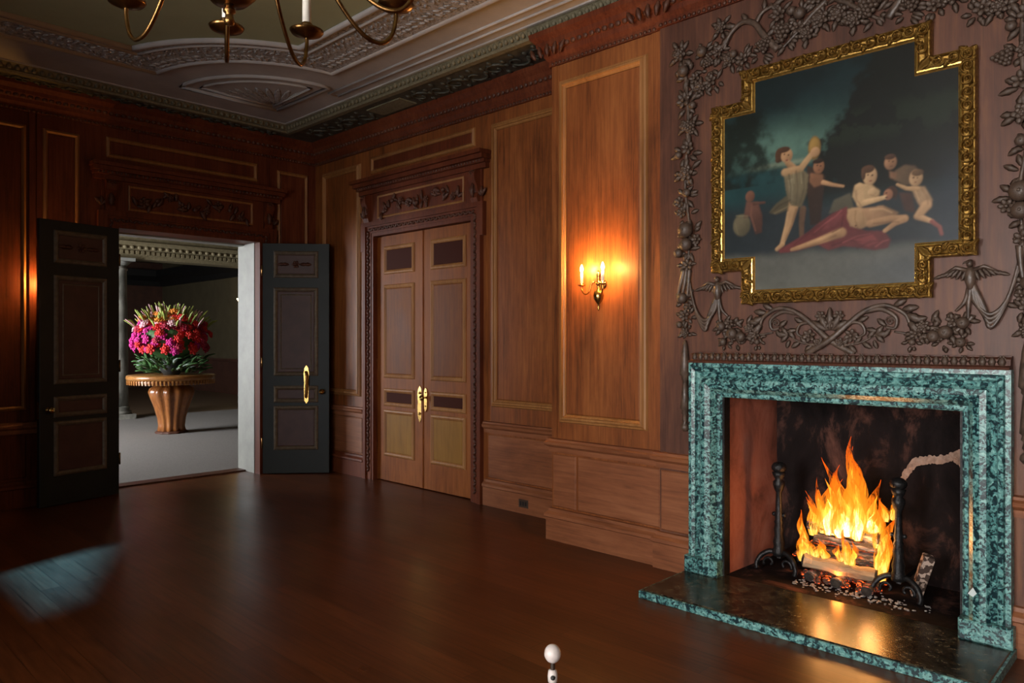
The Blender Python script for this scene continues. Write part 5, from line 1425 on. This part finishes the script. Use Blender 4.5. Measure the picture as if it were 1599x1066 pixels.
# crossed acanthus branches under the painting
cb = thing('carved_scroll_branches', 'crossed leafy scroll branches carved beneath the painting', 'carving', (XC, YC, 1.42))
for s in (-1, 1):
    X = lambda u: s * u
    ctube(cb, 'branch', [(-X(0.13), 1.425, 0.014), (0, 1.50, 0.022 + 0.006 * s), (X(0.10), 1.59, 0.018), (X(0.19), 1.66, 0.02), (X(0.29), 1.685, 0.022), (X(0.38), 1.64, 0.02), (X(0.405), 1.59, 0.018)], 0.019)
    ctube(cb, 'branch', [(X(0.19), 1.655, 0.016), (X(0.27), 1.665, 0.018), (X(0.34), 1.62, 0.018), (X(0.335), 1.565, 0.016), (X(0.29), 1.57, 0.014)], 0.015)
    ctube(cb, 'branch', [(X(0.05), 1.55, 0.014), (X(0.10), 1.595, 0.018), (X(0.165), 1.59, 0.018), (X(0.185), 1.54, 0.016), (X(0.15), 1.515, 0.014)], 0.013)
    ctube(cb, 'branch', [(X(0.03), 1.47, 0.012), (X(0.10), 1.475, 0.014), (X(0.17), 1.49, 0.014), (X(0.24), 1.53, 0.012)], 0.009)
    for u, v, a, l in ((0.385, 1.635, -0.4, 0.09), (0.40, 1.60, -0.9, 0.09), (0.37, 1.66, 0.15, 0.08), (0.33, 1.68, 0.5, 0.07), (0.41, 1.60, 0.2, 0.08), (0.29, 1.575, 2.4, 0.06), (0.31, 1.56, -2.2, 0.06), (0.15, 1.60, 0.5, 0.06), (0.19, 1.56, -0.2, 0.06), (0.16, 1.51, 2.6, 0.06),
                        (0.10, 1.475, -0.8, 0.06), (0.13, 1.48, 0.8, 0.055), (0.17, 1.49, -0.6, 0.06), (0.20, 1.51, 0.9, 0.06), (0.24, 1.53, 0.1, 0.07), (0.24, 1.53, -0.8, 0.06), (0.24, 1.53, 0.9, 0.06), (0.07, 1.47, 1.0, 0.05), (0.23, 1.50, -1.2, 0.05)):
        cput(cb, 'leaf', X(u), v, 0.012, a if s > 0 else PI - a, (l, l * 1.1, l * 0.8), 'acanthus_leaf')
    cput(cb, 'flower', X(0.115), 1.525, 0.014, 0.3, 0.075, 'carved_flower')
    cput(cb, 'rose', X(0.055), 1.485, 0.014, 0.3, 0.06, 'carved_rose')
    cput(cb, 'scroll', X(0.31), 1.60, 0.012, 0, (0.045 * s, 0.045, 0.05), 'carved_scroll')
for a in (-1.0, -0.5, 0.0, 0.5, 1.0):
    cput(cb, 'leaf', 0.02 * math.sin(a), 1.555, 0.014, PI / 2 - a, (0.13 - 0.03 * abs(a), 0.09, 0.08), 'palmette_leaf')
cput(cb, 'flower', 0.05, 1.635, 0.016, 0, 0.06, 'carved_flower'); cput(cb, 'flower', -0.05, 1.635, 0.016, 0, 0.06, 'carved_flower'); cput(cb, 'flower', 0.0, 1.60, 0.016, 0, 0.065, 'carved_flower')

def spray(s, label):
    rr = random.Random(23)
    X = lambda u: s * u
    t = thing('carved_fruit_spray', label, 'carving', (XC, YC - s * 0.54, 1.47), 'carved fruit sprays under the painting')
    ctube(t, 'stem', [(X(0.69), 1.62, 0.012), (X(0.62), 1.55, 0.014), (X(0.52), 1.515, 0.014), (X(0.42), 1.53, 0.012), (X(0.33), 1.545, 0.01)], 0.012)
    for u, v, r, nl, bl in ((0.64, 1.585, 0.075, 6, [('fruit', 0.01, 0.0, 0.06)]), (0.575, 1.57, 0.085, 6, [('fruit', 0.0, -0.03, 0.07), ('flower', 0.03, 0.03, 0.065)]),
                            (0.50, 1.55, 0.09, 7, [('fruit', 0.02, -0.03, 0.062), ('rose', -0.03, 0.02, 0.07)]), (0.435, 1.535, 0.07, 5, [('flower', 0.0, 0.0, 0.06)]),
                            (0.56, 1.49, 0.06, 5, [('grapes', 0.0, 0.02, 0.065)]), (0.64, 1.49, 0.055, 5, [('fruit', 0.0, 0.0, 0.05)]), (0.42, 1.49, 0.055, 4, [('fruit', 0.0, 0.0, 0.035)])):
        cluster(t, X(u), v, r, nl, rr, [(k, s * dx, dy, sz) for k, dx, dy, sz in bl])
    return t
spray(-1, 'carved spray of fruit and leaves below the left lower step of the gilt frame')
spray(1, 'carved spray of fruit and leaves below the right lower step of the gilt frame')

def top_garland(s, label):
    rr = random.Random(31)
    X = lambda u: s * u
    t = thing('carved_garland', label, 'carving', (XC, YC - s * 0.4, 3.2), 'carved garlands above the painting')
    ctube(t, 'branch', [(X(0.30), 3.20, 0.012), (X(0.38), 3.30, 0.02), (X(0.44), 3.39, 0.022), (X(0.52), 3.42, 0.022), (X(0.60), 3.37, 0.02), (X(0.64), 3.29, 0.018)], 0.024)
    ctube(t, 'branch', [(X(0.02), 3.40, 0.012), (X(0.10), 3.34, 0.018), (X(0.19), 3.26, 0.018), (X(0.27), 3.20, 0.014)], 0.018)
    ctube(t, 'branch', [(X(0.44), 3.38, 0.014), (X(0.40), 3.44, 0.016), (X(0.33), 3.46, 0.016), (X(0.28), 3.42, 0.014)], 0.016)
    for u, v, r, nl, bl in ((0.80, 3.10, 0.085, 6, [('rose', 0, 0, 0.085)]), (0.71, 3.11, 0.08, 6, [('flower', 0.02, 0.01, 0.085)]), (0.74, 3.20, 0.08, 5, [('grapes', 0, 0.02, 0.075)]), (0.78, 3.31, 0.08, 5, [('fruit', 0, 0, 0.07)]),
                            (0.68, 3.29, 0.09, 6, [('flower', 0.0, 0.0, 0.075)]), (0.60, 3.215, 0.085, 6, [('rose', 0.0, 0.0, 0.09)]), (0.52, 3.20, 0.085, 6, [('flower', 0, 0, 0.08), ('fruit', 0.05, 0.04, 0.05)]), (0.66, 3.43, 0.085, 5, [('rose', 0, 0, 0.08)]),
                            (0.40, 3.20, 0.08, 6, [('grapes', 0, 0.03, 0.09)]), (0.24, 3.24, 0.09, 7, [('grapes', 0.0, 0.03, 0.11), ('flower', -0.06, 0.05, 0.08)]), (0.13, 3.24, 0.085, 6, [('rose', 0, 0, 0.09)]),
                            (0.29, 3.40, 0.085, 6, [('flower', 0, 0, 0.085)]), (0.16, 3.36, 0.085, 6, [('fruit', 0, 0, 0.07), ('fruit', 0.05, 0.03, 0.055)]), (0.05, 3.30, 0.09, 6, [('rose', 0, 0, 0.10)]), (0.07, 3.43, 0.085, 6, [('flower', 0, 0, 0.09)])):
        cluster(t, X(u), v, r, nl, rr, [(k, s * dx, dy, sz) for k, dx, dy, sz in bl])
    for u, v, a, l in ((0.60, 3.37, -0.9, 0.10), (0.63, 3.32, -0.3, 0.10), (0.56, 3.41, 0.3, 0.09), (0.48, 3.41, 1.0, 0.08), (0.37, 3.29, 2.6, 0.08), (0.35, 3.26, -0.4, 0.08), (0.33, 3.46, 2.8, 0.08), (0.38, 3.45, 1.6, 0.07)):
        cput(t, 'leaf', X(u), v, 0.014, a if s > 0 else PI - a, (l, l, l * 0.8), 'acanthus_leaf')
    return t
top_garland(-1, 'carved garland of flowers and grapes above the left half of the painting')
top_garland(1, 'carved garland of flowers and grapes above the right half of the painting')

# ------------------------------------------------------------------ candle sconces
def sconce(name, Mx, label, energy, arms):
    """Mx: wall-local frame at the sconce axis; arms = list of (tip x, tip z)."""
    o = Mx.translation
    t = thing(name, label, 'sconce', tuple(o), 'brass candle sconces')
    body = [(0.0, -0.128), (0.006, -0.122), (0.009, -0.112), (0.005, -0.104), (0.008, -0.096), (0.006, -0.085), (0.016, -0.072), (0.034, -0.045), (0.038, -0.020), (0.030, 0.008), (0.014, 0.028), (0.011, 0.048), (0.019, 0.058), (0.019, 0.068), (0.011, 0.078), (0.013, 0.115), (0.017, 0.125), (0.010, 0.140), (0.012, 0.150), (0.0, 0.158)]
    up = Matrix.Rotation(R(-90), 4, 'X')
    MB(Mx @ at(0, 0, 0.055)).lathe(body, 16, up).build('baluster', M['brass'], t)
    MB(Mx).lathe([(0.034, 0.0), (0.034, 0.006), (0.022, 0.012), (0.010, 0.02), (0.010, 0.055)], 14, at(0, 0.06, 0.0)).build('wall_plate', M['brass'], t)
    for tx, tz in arms:
        d = Vector((tx, tz - 0.055)); L = d.length; d.normalize()
        P = lambda r, y: (d.x * r, y, 0.055 + d.y * r)
        MB(Mx).tube(smooth_path([P(0.012, 0.055), P(0.03, 0.075), P(L * 0.40, 0.060), P(L * 0.55, 0.008), P(L * 0.78, -0.008), P(L * 0.97, 0.016), P(L, 0.048)], 5), 0.0055, 8).build('arm', M['brass'], t)
        cx, cz = tx, tz
        MB(Mx @ at(cx, 0.048, cz)).lathe([(0.004, -0.004), (0.026, 0.006), (0.029, 0.012), (0.013, 0.012), (0.013, 0.024), (0.0, 0.024)], 14, up).build('drip_pan', M['brass'], t)
        MB(Mx @ at(cx, 0.072, cz)).lathe([(0.0, 0.0), (0.0105, 0.0), (0.0105, 0.075), (0.004, 0.078), (0.0, 0.078)], 12, up).build('candle_tube', M['wax'], t)
        MB(Mx @ at(cx, 0.150, cz)).lathe([(0.0, 0.0), (0.007, 0.004), (0.0125, 0.018), (0.010, 0.034), (0.004, 0.050), (0.0, 0.056)], 12, up).build('flame_bulb', M['bulb'], t)
        w = Mx @ Vector((cx, 0.176, cz + 0.0))
        lamp('candle_light', 'POINT', w, energy, (1.0, 0.47, 0.11), radius=0.018)
    return t
sconce('wall_sconce', RWm(XB - 0.010, 3.165) @ at(0, 1.835, 0), 'lit brass two-candle wall sconce on the oak panel beside the painting', 38.0, [(-0.135, 0.075), (0.085, 0.120)])
sconce('wall_sconce', FWm(YF - 0.012) @ at(1.90, 1.835, 0), 'lit brass wall sconce hidden behind the open left door', 26.0, [(-0.07, 0.075)])

# ------------------------------------------------------------------ chandelier
CH = Vector((0.779, 1.67, 0.0))
ch = thing('chandelier', 'brass chandelier with long curved arms hanging from the ceiling', 'chandelier', (CH.x, CH.y, 2.234))
T0 = Matrix.Translation(CH)
MB(T0).lathe([(0.0, 2.234), (0.010, 2.237), (0.0125, 2.246), (0.009, 2.256), (0.009, 2.262), (0.014, 2.266), (0.014, 2.271), (0.010, 2.276), (0.013, 2.282)], 16).build('finial', M['brass_dark'], ch)
MB(T0).lathe([(0.013, 2.282), (0.040, 2.288), (0.062, 2.31), (0.070, 2.345), (0.060, 2.385), (0.035, 2.41), (0.022, 2.43), (0.020, 2.50), (0.034, 2.53), (0.034, 2.56), (0.018, 2.59), (0.016, 2.72), (0.028, 2.75), (0.028, 2.78), (0.010, 2.81), (0.008, 2.95)], 20).build('body', M['brass_dark'], ch)
MB(T0).tube([(0, 0, 2.94), (0, 0, ZC)], 0.006, 8).build('hanging_rod', M['brass_dark'], ch)
MB(T0).lathe([(0.02, ZC - 0.04), (0.05, ZC - 0.02), (0.06, ZC)], 16).build('ceiling_rose', M['brass_dark'], ch)
fwd = Vector((math.sin(R(46)), math.cos(R(46)), 0)); rgt = Vector((math.cos(R(46)), -math.sin(R(46)), 0))
RA = 0.435
for k, ang in enumerate((8, -22, 53, -57, 84, -98, 122, -140, 170)):
    d = fwd * math.cos(R(ang)) + rgt * math.sin(R(ang))
    P = lambda r, z: CH + d * r + Vector((0, 0, z))
    MB().tube(smooth_path([P(0.02, 2.545), P(0.10, 2.575), P(0.19, 2.50), P(0.26, 2.38), P(0.33, 2.305), P(0.385, 2.287), P(0.42, 2.312), P(RA, 2.36), P(RA, 2.385)], 6), 0.0058, 8).build('arm', M['brass_dark'], ch)
    c = P(RA, 2.385)
    MB(Matrix.Translation(c)).lathe([(0.005, -0.004), (0.020, 0.0), (0.044, 0.010), (0.049, 0.018), (0.046, 0.020), (0.016, 0.016), (0.015, 0.030), (0.018, 0.036), (0.015, 0.040), (0.0, 0.040)], 20).build('drip_pan', M['brass_dark'], ch)
    MB(Matrix.Translation(c)).lathe([(0.0, 0.038), (0.0125, 0.038), (0.012, 0.150), (0.004, 0.155), (0.0, 0.156)], 14).build('candle_tube', M['wax'], ch)
    MB(Matrix.Translation(c)).lathe([(0.0, 0.155), (0.008, 0.160), (0.012, 0.175), (0.006, 0.20), (0.0, 0.21)], 10).build('unlit_bulb', plain('clear_bulb', (0.6, 0.55, 0.45), 0.15), ch)

# ------------------------------------------------------------------ low rope post in front of the fireplace
bd = 2.05
bp_ = Vector((0, 0, 0)) + fwd * bd + rgt * (bd * (863 - 799.5) / 1150)
st = thing('barrier_post', 'slim dark post with a white ball top at the bottom of the view', 'post', (bp_.x, bp_.y, 0))
zb_ = 1.5 - bd * (1020 - 531) / 1150
Tb = Matrix.Translation((bp_.x, bp_.y, 0))
M['post'] = noisy('dark_bronze_post', (0.020, 0.010, 0.006), (0.035, 0.018, 0.010), 20, rough=0.5)
M['pearl'] = noisy('pearly_white_knob', (0.52, 0.46, 0.44), (0.66, 0.60, 0.57), 40, rough=0.3)
MB(Tb).lathe([(0.11, 0.0), (0.11, 0.008), (0.09, 0.016), (0.03, 0.026), (0.007, 0.04), (0.007, zb_ - 0.09), (0.0065, zb_ - 0.03), (0.005, zb_ - 0.015), (0.0, zb_ - 0.012)], 20).build('shaft', M['post'], st)
MB(Tb).ball((0, 0, zb_), (0.0235, 0.0235, 0.0255), 18, 12).build('ball_top', M['pearl'], st, 'pearly white ball')
MB(Tb).lathe([(0.007, zb_ - 0.082), (0.013, zb_ - 0.078), (0.0145, zb_ - 0.062), (0.012, zb_ - 0.047), (0.007, zb_ - 0.044)], 14).build('collar', M['pearl'], st)
ring = [(0.0145 * math.cos(a), 0.0, 0) for a in (0,)]
cdir = -fwd
cc = Vector((bp_.x, bp_.y, zb_ - 0.062)) + cdir * 0.013
MB(Matrix.Translation(cc) @ cdir.to_track_quat('Z', 'Y').to_matrix().to_4x4()).lathe([(0.0, 0.0), (0.007, 0.0), (0.006, 0.003), (0.0, 0.003)], 12).build('rope_socket', M['dark_slot'], st)

# ------------------------------------------------------------------ the hall beyond the open doors
HX0, HX1 = -0.6, 12.5
YE = 15.0
structure('floor_hall', MB().box(HX0, HX1, YF2 - 0.01, YE + 0.4, -0.12, 0.006), M['carpet'], 'grey carpet of the hall beyond the doors', 'carpet')
structure('floor_back_room', MB().box(HX0, HX1 + 8, YE + 0.4, 26.5, -0.12, 0.0), M['hall_floor'], 'brown boards of the room behind the hall', 'floor')
structure('wall_hall_front', MB().box(XR, HX1, YF2 - 0.05, YF2, 0, 4.2), M['hall_olive'], 'hall side of the panelled end wall', 'wall')
wh = MB(); wh.box(HX0 - 0.2, HX0, YF2, 9.4, 0, 4.2); wh.box(HX0 - 0.2, HX0, 12.6, YE + 0.5, 0, 4.2); wh.box(HX0 - 0.2, HX0, 9.4, 12.6, 3.3, 4.2); wh.box(HX0 - 0.2, HX0, 9.4, 12.6, 0, 0.6); wh.box(HX0 - 0.2, HX0 - 0.15, 9.4, 12.6, 0.6, 3.3)  # last box fills the window opening, added to keep the sun out
structure('wall_hall_left', wh, M['hall_olive'], 'hall wall with a wide window filled by an added sun block', 'wall')
structure('wall_hall_right', MB().box(HX1, HX1 + 0.2, YF2, YE + 0.5, 0, 4.2), M['hall_olive'], 'far side wall of the hall', 'wall')
structure('ceiling_hall', MB().box(HX0 - 0.2, HX1 + 8, YF2, 26.5, 4.0, 4.2), M['hall_olive'], 'olive ceiling over the hall', 'ceiling')
# entablature on columns between hall and back room
ent = thing('hall_entablature', 'olive plaster entablature with egg and dentil rows across the hall', 'entablature', (6.5, YE, 3.06))
Ze = 3.06
MB().sweep([(HX0, YE), (HX1, YE)], [(-0.4, Ze), (0.0, Ze), (0.0, Ze + 0.06), (0.02, Ze + 0.07), (0.02, Ze + 0.16), (0.05, Ze + 0.17), (0.06, Ze + 0.25), (0.10, Ze + 0.28), (0.10, Ze + 0.32), (0.02, Ze + 0.34), (0.02, 3.99), (-0.4, 3.99)]).build('beam', M['hall_cornice'], ent)
for k in range(46):
    MB().box(3.9 + k * 0.095, 3.9 + k * 0.095 + 0.055, YE - 0.055, YE - 0.02, Ze + 0.08, Ze + 0.15).build('dentil', M['hall_cornice'], ent)
for k in range(34):
    MB().ball((3.9 + k * 0.13, YE - 0.065, Ze + 0.21), (0.045, 0.025, 0.036), 8, 5).build('egg', M['hall_cornice'], ent)
def column(x, label):
    t = thing('hall_column', label, 'column', (x, YE - 0.2, 0), None)
    Tc = at(x, YE + 0.15, 0)
    MB(Tc).box(-0.26, 0.26, -0.26, 0.26, 0, 0.10).build('base', M['column'], t)
    MB(Tc).lathe([(0.25, 0.10), (0.25, 0.15), (0.21, 0.17), (0.23, 0.22), (0.195, 0.25)], 24).build('base_ring', M['column'], t)
    MB(Tc).lathe([(0.195, 0.25), (0.195, 1.2), (0.165, 2.82), (0.185, 2.84), (0.185, 2.87), (0.165, 2.88), (0.165, 2.92)], 24).build('shaft', M['column'], t)
    MB(Tc).lathe([(0.17, 2.92), (0.235, 2.98), (0.235, 3.0)], 24).build('capital_ring', M['pale'], t)
    MB(Tc).box(-0.25, 0.25, -0.25, 0.25, 3.0, 3.06).build('abacus', M['pale'], t)
column(4.86, 'grey veined column in the hall beside the open left door')
# back room: dark panelled walls meeting in a corner, deep black cornice, lighter doorway
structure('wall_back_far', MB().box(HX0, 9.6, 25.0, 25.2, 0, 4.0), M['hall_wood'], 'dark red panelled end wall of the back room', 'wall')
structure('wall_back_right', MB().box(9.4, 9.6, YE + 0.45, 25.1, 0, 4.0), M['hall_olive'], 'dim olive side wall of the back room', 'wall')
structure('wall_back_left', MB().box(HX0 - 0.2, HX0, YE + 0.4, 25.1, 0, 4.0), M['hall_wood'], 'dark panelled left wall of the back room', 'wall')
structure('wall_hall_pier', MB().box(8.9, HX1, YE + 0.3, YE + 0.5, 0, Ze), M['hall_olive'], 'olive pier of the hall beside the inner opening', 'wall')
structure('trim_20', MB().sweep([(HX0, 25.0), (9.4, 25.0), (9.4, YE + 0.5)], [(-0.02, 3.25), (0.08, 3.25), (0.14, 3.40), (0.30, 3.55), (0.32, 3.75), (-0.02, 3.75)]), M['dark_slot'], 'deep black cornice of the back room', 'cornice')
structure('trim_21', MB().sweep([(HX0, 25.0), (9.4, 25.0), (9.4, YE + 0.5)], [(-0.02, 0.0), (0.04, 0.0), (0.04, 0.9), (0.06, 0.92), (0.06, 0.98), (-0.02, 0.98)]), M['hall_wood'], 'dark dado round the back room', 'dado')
dd = MB(Matrix(((0, 0, -1, 9.4), (-1, 0, 0, 0), (0, 1, 0, 0), (0, 0, 0, 1))))
dd.box(-17.6, -16.5, 0.02, 2.2, 0, 0.05)
dk = structure('door_5', dd, M['hall_cornice'], 'tan door in the dim side wall of the back room', 'door')
MB(dd.M).rframe(-17.45, -16.65, 0.2, 2.05, [(0, 0.06), (0.03, 0.07), (0.06, 0.055)], 0.04).build('panel_moulding', M['hall_olive'], dk)
# small lit wall lamps of the back room
M['lamp_glass'] = plain('lit_lamp_glass', (1, 0.85, 0.6), 0.4, emit=(1.0, 0.74, 0.38), estr=7)
def wall_lamp(loc, r, label, energy):
    t = thing('wall_lamp', label, 'lamp', loc, 'lit lamps seen through the doorway')
    x, y, z = loc
    MB(Matrix.Translation(loc)).lathe([(0.0, -r), (r * 0.6, -r * 0.8), (r, -r * 0.2), (r * 1.05, 0.0), (r * 0.9, 0.0), (0.0, -r * 0.2)], 14).build('glass_bowl', M['lamp_glass'], t)
    MB(Matrix.Translation(loc)).tube([(0, 0, 0), (0, 0, r * 1.6), (0.10, 0, r * 2.0), (0.2, 0, r * 1.6)], 0.012, 6).build('bracket', M['brass_dark'], t)
    MB(Matrix.Translation(loc)).ball((0.2, 0, r * 1.4), (0.02, 0.05, 0.08), 8, 5).build('wall_plate', M['brass_dark'], t)
    lamp('lamp_light', 'POINT', (x - 0.02, y, z + 0.12), energy, (1.0, 0.68, 0.3), radius=0.05)
wall_lamp((9.2, 19.0, 2.62), 0.12, 'glowing bowl wall lamp on the dim wall of the back room', 8)

# ------------------------------------------------------------------ pedestal table with flowers
TX, TY = 4.75, 12.25
tb = thing('pedestal_table', 'round polished wooden table on a lobed vase-shaped pedestal in the hall', 'table', (TX, TY, 0))
T0 = Matrix.Translation((TX, TY, 0))
MB(T0).lathe([(0.0, 0.875), (0.62, 0.875), (0.645, 0.86), (0.665, 0.90), (0.66, 0.935), (0.64, 0.945), (0.0, 0.945)], 48).build('table_top', M['table_top'], tb)
MB(T0).lathe([(0.60, 0.80), (0.64, 0.815), (0.645, 0.87), (0.60, 0.875), (0.0, 0.875)], 48).build('apron', M['table'], tb)
rimm = MB(T0)
rim_me = MB().box(-0.011, 0.011, -0.006, 0.006, 0.80, 0.868).mesh('rim_reed', M['table_top'])
for k in range(72):
    a = 2 * PI * k / 72
    put('rim_reed', rim_me, tb, T0 @ Matrix.Rotation(a, 4, 'Z') @ Matrix.Translation((0, -0.648, 0)))
MB(T0).lathe([(0.0, 0.04), (0.20, 0.04), (0.185, 0.12), (0.20, 0.25), (0.245, 0.42), (0.30, 0.58), (0.325, 0.66), (0.31, 0.72), (0.25, 0.765), (0.20, 0.785), (0.22, 0.80), (0.0, 0.80)], 64, None, True, 12, 0.16).build('pedestal', M['table'], tb)
MB(T0).lathe([(0.0, 0.0), (0.235, 0.0), (0.24, 0.02), (0.215, 0.045), (0.0, 0.045)], 40, None, True, 12, 0.10).build('foot_ring', M['oak_carved'], tb)

fa = thing('flower_arrangement', 'large bouquet of magenta, red and orange flowers with greenery on the hall table', 'flowers', (TX, TY, 0.945))
Vz = Matrix.Translation((TX, TY, 0.945))
MB(Vz).lathe([(0.0, 0.0), (0.12, 0.0), (0.17, 0.08), (0.18, 0.18), (0.13, 0.26), (0.15, 0.28), (0.0, 0.28)], 20).build('bowl', plain('dark_bowl', (0.03, 0.035, 0.035), 0.3), fa)
def petal_mat(n, c1, c2): return noisy(n, c1, c2, 20, rough=0.55)
FM = dict(magenta=petal_mat('magenta_petals', (0.50, 0.012, 0.20), (0.72, 0.03, 0.33)), red=petal_mat('red_petals', (0.55, 0.012, 0.012), (0.80, 0.03, 0.02)),
          crimson=petal_mat('crimson_petals', (0.30, 0.008, 0.035), (0.50, 0.015, 0.06)), orange=petal_mat('orange_petals', (0.70, 0.20, 0.02), (0.85, 0.36, 0.05)),
          pink=petal_mat('pale_pink_petals', (0.60, 0.30, 0.36), (0.75, 0.50, 0.52)), lime=petal_mat('lime_buds', (0.20, 0.28, 0.04), (0.42, 0.48, 0.12)), green=petal_mat('green_leaves', (0.03, 0.09, 0.025), (0.07, 0.19, 0.05)), sage=petal_mat('grey_green_leaves', (0.20, 0.28, 0.24), (0.32, 0.40, 0.36)))
FME = {k: flower_mesh('bloom', m_, 6, 3) for k, m_ in FM.items() if k not in ('lime', 'green', 'sage')}
LME = {k: leaf_mesh('foliage', FM[k], 1.0, 0.32, 0.15, 4, False) for k in ('green', 'lime', 'sage', 'pink')}
fr = random.Random(5)
def orient(nv, spin): 
    q = Vector(nv).normalized().to_track_quat('Z', 'Y'); return q.to_matrix().to_4x4() @ Matrix.Rotation(spin, 4, 'Z')
c0 = Vector((TX, TY, 1.53)); cu = rgt
for i in range(190):
    # points over a squashed dome
    a = fr.uniform(0, 2 * PI); cz = fr.uniform(-0.45, 1.0)
    r = math.sqrt(max(0, 1 - min(1, abs(cz)) ** 2.2))
    nv = Vector((r * math.cos(a), r * math.sin(a), cz))
    p = c0 + Vector((nv.x * 0.54, nv.y * 0.54, nv.z * 0.44)) * fr.uniform(0.80, 1.06)
    side = nv.dot(cu)
    if cz > 0.62: k = 'orange' if side < 0.25 and fr.random() < 0.75 else fr.choice(['red', 'pink', 'orange'])
    elif cz > 0.25: k = fr.choice(['red', 'crimson', 'pink', 'crimson', 'magenta']) if side < 0.4 else fr.choice(['red', 'red', 'crimson'])
    elif side < -0.1: k = fr.choice(['magenta', 'magenta', 'red', 'magenta'])
    else: k = fr.choice(['red', 'red', 'crimson', 'magenta'])
    put('flower_bloom', FME[k], fa, Matrix.Translation(p) @ orient(nv + Vector((0, 0, 0.3)), fr.uniform(0, 6)) @ Matrix.Diagonal((*[fr.uniform(0.10, 0.18)] * 3, 1)))
for i in range(120):    # upright lime buds at the top and sides
    a = fr.uniform(0, 2 * PI); e = fr.uniform(0.15, 1.0)
    nv = Vector((math.cos(a) * (1 - e * 0.75), math.sin(a) * (1 - e * 0.75), 0.25 + e)).normalized()
    p = c0 + Vector((nv.x * 0.60, nv.y * 0.60, nv.z * 0.40))
    q = (nv + Vector((fr.uniform(-.25, .25), fr.uniform(-.25, .25), 0.5))).normalized()
    put('bud_spike', LME['lime' if fr.random() < 0.8 else 'pink'], fa, Matrix.Translation(p) @ q.to_track_quat('X', 'Z').to_matrix().to_4x4() @ Matrix.Diagonal((fr.uniform(0.12, 0.22), 0.13, 0.14, 1)))
for i in range(170):    # trailing greenery round the foot of the bouquet
    a = fr.uniform(0, 2 * PI); rr_ = fr.uniform(0.10, 0.52); z = 0.96 + fr.uniform(0.0, 0.34) * (1 - rr_ * 0.6)
    p = Vector((TX + rr_ * math.cos(a), TY + rr_ * math.sin(a), z))
    q = Vector((math.cos(a) + fr.uniform(-.6, .6), math.sin(a) + fr.uniform(-.6, .6), fr.uniform(-0.1, 0.9))).normalized()
    put('foliage_leaf', LME['green' if fr.random() < 0.85 else 'sage'], fa, Matrix.Translation(p) @ q.to_track_quat('X', 'Z').to_matrix().to_4x4() @ Matrix.Diagonal((fr.uniform(0.12, 0.22), 0.22, 0.15, 1)))
MB().ball((c0.x, c0.y, c0.z - 0.02), (0.46, 0.46, 0.32), 16, 10).build('inner_foliage', FM['green'], fa)
MB().tube([(TX, TY, 1.15), (TX, TY, 1.4)], 0.16, 10).build('stems', FM['green'], fa)
